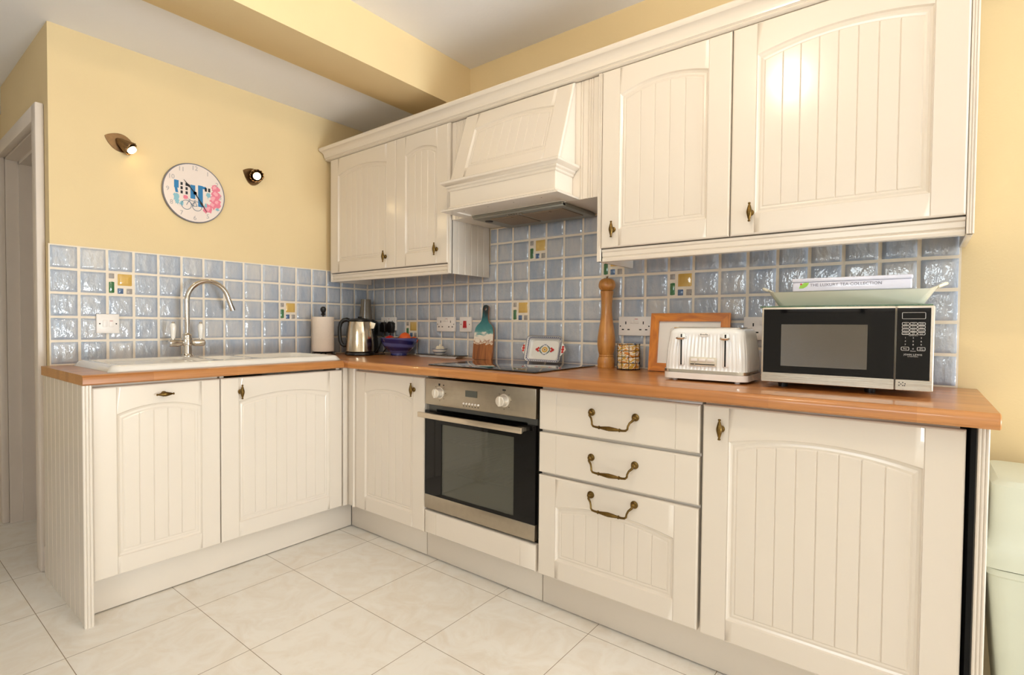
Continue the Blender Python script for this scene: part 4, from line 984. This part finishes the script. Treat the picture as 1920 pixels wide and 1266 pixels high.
for s_ in (-1, 1):
    for x, z, r_ in ((.038, 0, .007), (.031, .007, .005), (.031, -.007, .005)): dot(s_ * x, z, r_, 0, -.0033)
    for x, z in ((.020, .010), (.020, -.010), (.015, .015), (.015, -.015), (.023, .004), (.023, -.004)): dot(s_ * x, z, .0035, 2, -.0034)
    for x, z in ((.010, .020), (.010, -.020), (.003, .024), (.003, -.024)): dot(s_ * x, z, .0026, 3, -.0034)
    for z in (.012, 0, -.012): dot(s_ * .094, z, .0055 if z else .007, 0, -.0226)
L = rrect(.081, .060, .018, 8)
def along(L, step):
    P_ = L + [L[0]]; outp = []; acc = 0
    for a, c_ in zip(P_, P_[1:]):
        dd_ = math.hypot(c_[0] - a[0], c_[1] - a[1]); s = 0
        while acc + (dd_ - s) >= step:
            s += step - acc; acc = 0; outp.append((a[0] + (c_[0] - a[0]) * s / dd_, a[1] + (c_[1] - a[1]) * s / dd_))
        acc += dd_ - s
    return outp
for x, z in along(rrect(.0845, .0632, .018, 8), .0052): dot(x, z, .0019, 4, -.0228)
for x, z in along(rrect(.078, .057, .016, 8), .0095):
    b.tube([(x + .004 * cos(radians(a)), -.0155, z + hz + .004 * sin(radians(a))) for a in range(0, 361, 45)], .0011, 4, mi=3, cap=False)
for x, z in along(rrect(.070, .050, .014, 8), .0048): dot(x, z, .0012, 3, -.0105)
b.obj('painted_pattern', [plain_col(mat(n_, c_, .3), c_) for n_, c_ in (('folk red', (200, 40, 36)), ('folk yellow', (222, 166, 40)), ('folk green', (86, 108, 96)), ('folk blue', (80, 88, 130)), ('folk dark', (50, 40, 60)))], D)
# pepper mill
b = MB(); b.lathe([(0, 0), (.037, 0), (.0385, .004), (.037, .012), (.038, .016), (.038, .03), (.034, .046), (.0315, .05), (.0335, .054), (.0315, .058), (.036, .075), (.0395, .1), (.039, .13), (.035, .165), (.0285, .205), (.0245, .24), (.0235, .275), (.0255, .315), (.0285, .335), (.029, .341), (.025, .344)], 40)
P_ = V(17.22, -.72, T0); o = b.obj('pepper_mill', M_MILL, loc=P_); tag(o, 'tall turned wooden pepper mill with a round head', 'pepper mill')
b = MB(); b.lathe([(.025, .345), (.032, .350), (.037, .362), (.0375, .372), (.034, .386), (.024, .396), (.01, .4), (0, .4)], 36); b.obj('head', M_MILL, o)
b = MB(); b.lathe([(.006, .4), (.004, .403), (.006, .407), (.005, .411), (0, .412)], 12); b.obj('finial', M_CHROME, o)
# mosaic candle holder
def mosaic():
    m = mat('mosaic glass', (220, 170, 90), .2); n = m.node_tree; b_ = n.nodes['Principled BSDF']
    for l in list(b_.inputs['Base Color'].links): n.links.remove(l)
    t_ = n.nodes.new('ShaderNodeTexCoord'); mp = n.nodes.new('ShaderNodeMapping'); mp.inputs['Scale'].default_value = (20, 20, 42); n.links.new(t_.outputs['Object'], mp.inputs[0])
    nz = n.nodes.new('ShaderNodeTexNoise'); nz.inputs['Scale'].default_value = 1.; nz.inputs['Detail'].default_value = 1; nz.inputs['Distortion'].default_value = 1.2; n.links.new(mp.outputs[0], nz.inputs[0])
    rp = n.nodes.new('ShaderNodeValToRGB'); rp.color_ramp.interpolation = 'CONSTANT'; n.links.new(nz.outputs[0], rp.inputs[0]); el = rp.color_ramp.elements
    el[0].color = lin((70, 104, 150)); el[1].position = .7; el[1].color = lin((200, 70, 30))
    for p_, c_ in ((.34, (236, 222, 190)), (.42, (214, 166, 70)), (.5, (240, 226, 200)), (.56, (206, 130, 44)), (.63, (222, 180, 90))): q = el.new(p_); q.color = lin(c_)
    n.links.new(rp.outputs[0], b_.inputs['Base Color']); return m
P_ = V(18.35, -.95, T0); b = MB(); b.lathe([(0, .003), (.044, .003), (.0475, .006), (.0475, .108), (.046, .11), (.044, .108), (.044, .008), (0, .008)], 48)
o = b.obj('candle_holder', mosaic(), loc=P_); tag(o, 'round mosaic glass candle holder in amber, white and blue', 'candle holder')
b = MB()
for z in (.004, .03, .056, .082, .109): b.tube([(.0485 * cos(radians(a)), .0485 * sin(radians(a)), z) for a in range(0, 361, 15)], .0011, 5, cap=False)
for k in range(10):
    a = radians(36 * k + 8); b.tube([(.0485 * cos(a), .0485 * sin(a), .001), (.0485 * cos(a), .0485 * sin(a), .112)], .0011, 5)
b.obj('wire_grid', M_INK, o)
# picture frame
F = thing('picture_frame', 'orange stained wooden picture frame leaning behind the toaster', 'picture frame', V(20.72, -.82, T0), radians(-1)); F.rotation_euler = (radians(-8), 0, radians(3))
fw_, fh_ = 3.0 * U, 2.33 * U; b = MB(); q = .034
for pp, ax in (([(-fw_ / 2, 0), (fw_ / 2, 0), (fw_ / 2 - q, q), (-fw_ / 2 + q, q)], 0), ([(-fw_ / 2, fh_), (-fw_ / 2 + q, fh_ - q), (fw_ / 2 - q, fh_ - q), (fw_ / 2, fh_)], 0), ([(-fw_ / 2, 0), (-fw_ / 2 + q, q), (-fw_ / 2 + q, fh_ - q), (-fw_ / 2, fh_)], 1), ([(fw_ / 2, 0), (fw_ / 2, fh_), (fw_ / 2 - q, fh_ - q), (fw_ / 2 - q, q)], 1)):
    cx = sum(a for a, _ in pp) / 4; cz = sum(a for _, a in pp) / 4
    A = [b.v((x, 0, z)) for x, z in pp]; B_ = [b.v((x, -.016, z)) for x, z in pp]
    for i in range(4): b._f((A[i], A[(i + 1) % 4], B_[(i + 1) % 4], B_[i]), ax)
    b._f(A, ax); b._f(B_, ax)
b.obj('frame', [M_PINE, M_PINEV], F)
b = MB(); b.box(-fw_ / 2 + q - .002, fw_ / 2 - q + .002, -.006, -.003, q - .002, fh_ - q + .002); b.obj('mount', mat('picture mount', (250, 246, 238), .6), F)
b = MB()
for x, z in along(rrect(.085, .062, .012, 5), .006): b.disc((x + .01, -.0065, z + fh_ / 2 - .002), .0016, 6)
b.tube([(x + .01, -.0063, z + fh_ / 2 - .002) for x, z in rrect(.078, .055, .01, 5)] + [(.078 + .01, -.0063, .045 + fh_ / 2 - .002)], .0008, 4)
b.obj('print', mat('faint print', (196, 186, 168), .6), F)
# ------------------------------------------------------------------ toaster
TO = thing('toaster', 'white four-slot toaster with fluted sides and a chrome base band', 'toaster', V(22.25, -2.85, T0), radians(0))
tw, td, th = 2.66 * U, 2.1 * U, 1.75 * U      # overall width, depth, height
def round_body(w, d_, z0, z1, rad, flare, z_r, flute=0., n=16, levels=10):
    """rounded-rect body that narrows upward, with a rounded shoulder"""
    b = MB(); rings = []
    P0 = []
    for cx, cy, a0 in ((w / 2 - rad, d_ / 2 - rad, 0), (-w / 2 + rad, d_ / 2 - rad, 90), (-w / 2 + rad, -d_ / 2 + rad, 180), (w / 2 - rad, -d_ / 2 + rad, 270)):
        for k in range(n + 1): a = radians(a0 + 90 * k / n); P0.append((cx + rad * cos(a), cy + rad * sin(a), cos(a), sin(a)))
    P1 = []
    for i in range(len(P0)):
        a, c_ = P0[i], P0[(i + 1) % len(P0)]; P1.append(a); L_ = math.hypot(c_[0] - a[0], c_[1] - a[1])
        if L_ > .02:
            m_ = int(L_ / .0022)
            for k in range(1, m_): f = k / m_; P1.append(tuple(a[q] + (c_[q] - a[q]) * f for q in range(4)))
    peri = 0; S = [0]
    for a, c_ in zip(P1, P1[1:]): peri += math.hypot(c_[0] - a[0], c_[1] - a[1]); S.append(peri)
    zs = [(z0, 0., 0.), (z0 + .001, .0, .3)] + [(z0 + (z1 - z_r - z0) * k / levels, flare * (k / levels) ** 2, 1. - (k / levels) ** 6) for k in range(1, levels + 1)]
    for k in range(1, 9): a = radians(90 * k / 8); zs.append((z1 - z_r + z_r * sin(a), flare + z_r * .9 * (1 - cos(a)), 0))
    for z, inset, fl in zs:
        ring = []
        for (x, y, nx_, ny_), s in zip(P1, S):
            o_ = -inset - flute * fl * (.5 + .5 * cos(2 * pi * s / .0115)) * (1 if abs(z) > -1 else 0)
            kx, ky = (w / 2 - inset) / (w / 2), (d_ / 2 - inset) / (d_ / 2)
            ring.append(b.v((x * kx - nx_ * flute * fl * (.5 + .5 * cos(2 * pi * s / .0125)), y * ky - ny_ * flute * fl * (.5 + .5 * cos(2 * pi * s / .0125)), z)))
        rings.append(ring)
    N = len(P1)
    for A, B_ in zip(rings, rings[1:]):
        for i in range(N): b._f((A[i], A[(i + 1) % N], B_[(i + 1) % N], B_[i]))
    b._f(rings[0][::-1]); b._f(rings[-1]); return b
zb = .008
round_body(tw, td, zb, zb + .022, .03, 0, .004).obj('base', M_WHITE, TO)
round_body(tw + .001, td + .001, zb + .0215, zb + .032, .03, 0, .001).obj('chrome_band', M_CHROME, TO)
gl = mat('glossy white toaster', (250, 248, 244), .15, coat=.5)
bd = round_body(tw - .006, td - .006, zb + .030, th, .03, .010, .022, flute=.0022).obj('body', gl, TO, ang=60)
b = MB()
for cx, cy, rx, ry in ((0, 0, tw / 2 - .028, td / 2 - .03),):
    b.box(-rx, rx, -ry, ry, th - .001, th + .003, bev=.002)
b.obj('top_plate', M_CHROME, TO)
b = MB()
for y in (-.055, -.02, .02, .055):
    for x0 in (-tw / 2 + .04, .006): b.box(x0, x0 + tw / 2 - .046, y - .009, y + .009, th + .003, th + .0036)
b.obj('slot', M_DARK, TO)
yf = -td / 2
for x in (-.072, .072):
    b = MB(); 
    b.box(x - .0105, x + .0105, yf - .0015, yf + .012, zb + .045, th - .016, bev=.005); ch = b.obj('lever_channel', gl, TO)
    b = MB(); b.box(x - .0025, x + .0025, yf - .0022, yf + .01, zb + .048, th - .02); b.obj('slot', M_DARK, ch)
    b = MB(); b.lathe([(0, -.007), (.010, -.006), (.016, -.002), (.017, 0), (.014, .003), (0, .004)], 20, (x, yf - .010, th - .034), 'z', sy=.75); b.obj('lever', M_CHROME, ch)
b = MB(); b.box(-.045, .045, yf - .003, yf + .01, zb + .046, zb + .076, bev=.004); pn = b.obj('control_panel', mat('panel cream', (226, 216, 196), .3), TO)
for k in (-1, 0, 1):
    b = MB(); b.box(k * .027 - .011, k * .027 + .011, yf - .006, yf - .003, zb + .062, zb + .072, bev=.0015); b.obj('button', M_WHITE, pn)
b = MB(); b.box(-.04, .04, yf - .0035, yf - .003, zb + .051, zb + .054); b.obj('slot', M_DARK, pn)
b = MB(); b.box(-.026, -.023, yf - .007, yf - .003, zb + .048, zb + .059); b.obj('slider', M_CHROME, pn)
b = MB(); b.lathe([(0, -.0016), (.017, -.0016), (.018, 0)], 30, (0, 0, 0), 'y', sy=.38); bq = b.obj('badge', M_WHITE, TO, (0, yf + .0105, th - .022)); bq.rotation_euler = (radians(-18), 0, 0)
text('brand_lettering', 'Breville', .0085, M_INK, bq, (0, -.0019, 0), FRONT)
for x, s_ in ((-.057, '2'), (.055, '2')): text('numeral', s_, .011, mat('grey print', (170, 162, 150), .5), TO, (x, yf + .0035, th - .033), (radians(82), 0, 0))
for x in (-tw / 2 + .035, tw / 2 - .035):
    for y in (-td / 2 + .03, td / 2 - .03): b = MB(); b.lathe([(.008, 0), (.009, .009)], 12, (x, y, 0)); b.obj('foot', M_WHITE, TO)
# ------------------------------------------------------------------ microwave
MW = thing('microwave_oven', 'silver framed microwave oven with a black glass door and keypad', 'microwave', V(26.0, -3.9, T0), radians(0))
mw, mh, md_ = 4.0 * U, 2.22 * U, 3.3 * U; z0 = .018
b = MB(); b.box(-mw / 2, mw / 2, .012, md_, z0, z0 + mh, bev=.003); b.obj('casing', mat('silver casing', (214, 206, 192), .35, .5), MW)
pX = mw / 2 - .785 * U
b = MB(); b.box(-mw / 2, pX - .0008, -.012, .012, z0, z0 + mh, bev=.004, seg=3); dr_ = b.obj('door', mat('silver bezel', (222, 212, 196), .3, .6), MW)
b = MB(); b.box(-mw / 2 + .006, pX - .002, -.0135, -.011, z0 + .030, z0 + mh - .006); b.obj('door_glass', M_BGLASS, dr_)
b = MB(); b.box(-mw / 2 + .055, pX - .063, -.0138, -.0133, z0 + .052, z0 + mh - .052); q = b.obj('door_window', mat('meshed window', (84, 76, 62), .08, bump=(900, .15, (1, 1, 1)), coat=.5), dr_)
b = MB(); b.box(-mw / 2 + .002, pX - .002, -.0135, -.011, z0 + .002, z0 + .0292); b.obj('steel_strip', M_STEEL, dr_)
b = MB(); b.box(pX + .0008, mw / 2, -.012, .012, z0, z0 + mh, bev=.004, seg=3); cp_ = b.obj('control_panel', mat('silver bezel 2', (222, 212, 196), .3, .6), MW)
b = MB(); b.box(pX + .002, mw / 2 - .008, -.0135, -.011, z0 + .030, z0 + mh - .006); kp = b.obj('keypad_glass', M_BGLASS, cp_)
b = MB(); b.box(pX + .002, mw / 2 - .004, -.0135, -.011, z0 + .002, z0 + .0285); op = b.obj('opening_button', M_STEEL, cp_)
b = MB(); 
for x, z in ((0, 0), (.004, .004), (-.004, -.004), (.004, -.004), (-.004, .004), (.009, .001), (.008, -.004)): b.disc((pX + .014 + x, -.0138, z0 + .018 + z), .0016, 8)
b.obj('icon', M_INK, op)
M_PRN = plain_col(mat('white print', (214, 210, 204), .5), (214, 210, 204))
pc = (pX + .002 + mw / 2 - .008) / 2; pt = z0 + mh - .006
def outline(b, cx, cz, w2, h2, r_, y, t_=.0005):
    L = rrect(w2, h2, r_, 4); b.tube([(cx + x, y, cz + z) for x, z in L + [L[0]]], t_, 4, cap=False)
b = MB(); outline(b, pc, pt - .021, .0245, .0085, .002, -.0138); b.obj('display_outline', M_PRN, kp)
words_ = [['Time\ncook', 'Time\ndefrost', 'Weight\ndefrost'], ['Power', 'Clock', 'Kitchen\ntimer'], ['Popcorn', 'Jacket\npotato', 'Beverage'], ['Frozen\nvegetables', 'Pizza\nslice', 'Dinner\nplate']]
b = MB()
for r_ in range(4):
    for c_ in range(3):
        outline(b, pc + (c_ - 1) * .0168, pt - .043 - r_ * .0086, .0075, .0036, .0022, -.0138)
for c_ in (-1, 1): outline(b, pc + c_ * .017, pt - .1105, .0082, .0045, .0022, -.0138)
b.obj('key_outline', M_PRN, kp)
for r_ in range(4):
    for c_ in range(3): text('key_lettering', words_[r_][c_], .0034, M_PRN, kp, (pc + (c_ - 1) * .0168, -.0138, pt - .043 - r_ * .0086), FRONT)
text('key_lettering', 'Express cook', .0036, M_PRN, kp, (pc, -.0138, pt - .0745), FRONT)
for k, s_ in enumerate('123456789'): text('numeral', s_, .0056, M_PRN, kp, (pc + (k % 3 - 1) * .0168, -.0138, pt - .081 - (k // 3) * .0092), FRONT)
text('numeral', '0', .0056, M_PRN, kp, (pc, -.0138, pt - .1105), FRONT)
text('key_lettering', 'Stop', .0044, M_PRN, kp, (pc - .017, -.0138, pt - .1105), FRONT); text('key_lettering', 'Start\n+30 sec', .0036, M_PRN, kp, (pc + .017, -.0138, pt - .1105), FRONT)
text('key_lettering', 'Memory', .0034, M_PRN, kp, (pc, -.0138, pt - .1165), FRONT)
text('brand_lettering', 'JOHN LEWIS', .0062, M_PRN, kp, (pc, -.0138, pt - .1265), FRONT, 1.15); text('brand_lettering', '& PARTNERS', .0034, M_PRN, kp, (pc, -.0138, pt - .1315), FRONT, 1.2)
for x in (-mw / 2 + .05, mw / 2 - .14):
    for y in (.06, md_ - .05): b = MB(); b.lathe([(.013, 0), (.015, z0)], 16, (x, y, 0)); b.obj('foot', M_BLACK, MW)
# things on the microwave
zt = T0 * U + z0 + mh
MT = V(26.0, -3.9, 0); MT.z = ZW * U + zt
gpl = mat('green glass', (120, 150, 120), .05); gpl.node_tree.nodes['Principled BSDF'].inputs['Transmission Weight'].default_value = .6; plain_col(gpl, (130, 170, 140))
b = MB(); b.box(-.225, .205, .04, .30, .0008, .0058, bev=.002); o = b.obj('glass_board', gpl, loc=MT + Vector((0, 0, 0))); tag(o, 'thin green-edged glass board lying on the microwave', 'glass board')
b = MB(); rings = []
for w2, d2, z, up in ((.178, .052, .0, 0), (.184, .054, .002, 0), (.214, .070, .042, .0), (.217, .073, .0435, .0), (.211, .069, .043, .0), (.180, .052, .006, 0)):
    L = rrect(w2, d2, .02, 5); rings.append([b.v((x, y, z + (.010 * max(0, abs(x) / w2 - .9) / .1 if z > .03 else 0))) for x, y in L])
for A, B_ in zip(rings, rings[1:]):
    for i in range(len(A)): b._f((A[i], A[(i + 1) % len(A)], B_[(i + 1) % len(A)], B_[i]))
b._f(rings[0][::-1]); b._f(rings[-1])
for s_ in (-1, 1): b.tube([(s_ * .212, -.048, .050), (s_ * .228, -.03, .058), (s_ * .234, 0, .061), (s_ * .228, .03, .058), (s_ * .212, .048, .050)], [.004, .005, .005, .005, .004], 8)
DS = b.obj('serving_dish', mat('pale cream glaze', (243, 238, 218), .25), loc=MT + Vector((.0, .14, .0065)), rot=(0, 0, radians(3)), ang=50); tag(DS, 'shallow cream rectangular serving dish with flared ends, on the microwave', 'dish')
TB = thing('tea_tin', 'flat white tea tin lettered in dark capitals, on top of the cream dish', 'tin', MT + Vector((.01, .136, .0515)), radians(0))
# rests across the rim of the dish
b = MB(); b.box(-.148, .148, -.073, .073, 0, .028, bev=.004, seg=3); b.obj('tin_body', M_LAV, TB)
b = MB(); b.box(-.150, .150, -.075, .075, .028, .040, bev=.004, seg=3); b.obj('lid', M_LAV, TB)
text('lettering', 'THE LUXURY TEA COLLECTION', .0125, mat('grey letters', (110, 104, 116), .4), TB, (-.01, -.0735, .018), FRONT)
b = MB()
for x0, x1 in ((-.082, -.066),):
    b._f([b.v((x, -.0735, z)) for x, z in ((-.130, .009), (-.118, .009), (-.108, .015), (-.102, .026), (-.114, .0265), (-.126, .021))], 0)
    b.disc((-.124, -.0738, .022), .003, 10, 1)
b.obj('leaf_logo', [plain_col(mat('leaf green', (140, 190, 50), .4), (140, 190, 50)), M_RED], TB)

# ------------------------------------------------------------------ bin
BN = thing('waste_bin', 'tall pale green-white plastic bin with a lid beyond the base units', 'bin', V(31.04, -1.9, ZF))
M_BIN = mat('pale plastic bin', (222, 224, 204), .4)
b = MB(U); R_ = []
for w2, z in ((1.45, .02), (1.5, .1), (1.86, 4.3), (1.92, 4.35), (1.92, 4.5)):
    R_.append([b.v((x, y * .8, z)) for x, y in rrect(w2, w2, .3, 5)])
for A, B_ in zip(R_, R_[1:]):
    for i in range(len(A)): b._f((A[i], A[(i + 1) % len(A)], B_[(i + 1) % len(A)], B_[i]))
b._f(R_[0][::-1]); b._f(R_[-1]); b.obj('bin_body', M_BIN, BN)
b = MB(U); R_ = []
for w2, z, k in ((1.9, 4.52, 0), (2.0, 4.54, 0), (2.02, 5.0, 0), (1.95, 5.12, 0), (1.9, 5.25, 0), (1.86, 5.5, .0), (1.84, 6.6, 0), (1.7, 6.72, 0)):
    R_.append([b.v((x, y * .8, z)) for x, y in rrect(w2, w2, .3, 5)])
for A, B_ in zip(R_, R_[1:]):
    for i in range(len(A)): b._f((A[i], A[(i + 1) % len(A)], B_[(i + 1) % len(A)], B_[i]))
b._f(R_[0][::-1]); b._f(R_[-1]); b.obj('lid', M_BIN, BN)

# ------------------------------------------------------------------ ceiling lamp behind the camera's view (its glint is on the cupboard door)
CL = thing('ceiling_light', 'round warm ceiling light on a short stem over the room', 'ceiling light', V(22.63, -13.5, ZC))
b = MB(); b.lathe([(.05, -.001), (.052, -.02), (.03, -.03), (.006, -.034), (.006, -.12), (.02, -.125), (.02, -.15), (0, -.15)], 32); b.obj('fitting', M_CHROME, CL)
b = MB(); b.ball((0, 0, -.196), .046, n=24); b.obj('bulb', emit('bright warm globe', (255, 234, 204), 380), CL)
for nm, lc in (('ceiling_light', V(38, -9, ZC)), ('ceiling_light', V(36, -27, ZC))):  # two unseen globes added as extra fill from above
    c2 = thing(nm, ['added warm fill globe near the garden doors', 'added warm fill globe near the rear corner'][lc.y < -2], 'ceiling light', lc)
    b = MB(); b.lathe([(.07, -.001), (.075, -.02), (.06, -.03), (0, -.03)], 32); b.obj('fitting', M_CHROME, c2)
    b = MB(); b.ball((0, 0, -.075), .048, n=24); b.obj('bulb', emit('warm globe', (255, 226, 182), 15), c2)

# ------------------------------------------------------------------ groups of repeated things
GR = {'base_cabinet': 'cream base cupboards under the worktops', 'wall_cabinet': 'cream wall cupboards', 'worktop': 'beech block worktops',
      'plinth': 'cream plinth boards', 'end_panel': 'cream end panels', 'wall_socket': 'white double sockets on the tiles', 'black_plug': 'black plugs in the socket by the kettle',
      'wall_spotlight': 'wall spotlights beside the clock', 'kiwi_fruit': 'kiwi fruit in the blue bowl', 'orange': 'oranges in the blue bowl', 'ceiling_light': 'ceiling lights of the room'}
for o in C.objects:
    k = o.name.split('.')[0]
    if o.parent is None and k in GR and 'label' in o.keys(): o['group'] = GR[k]
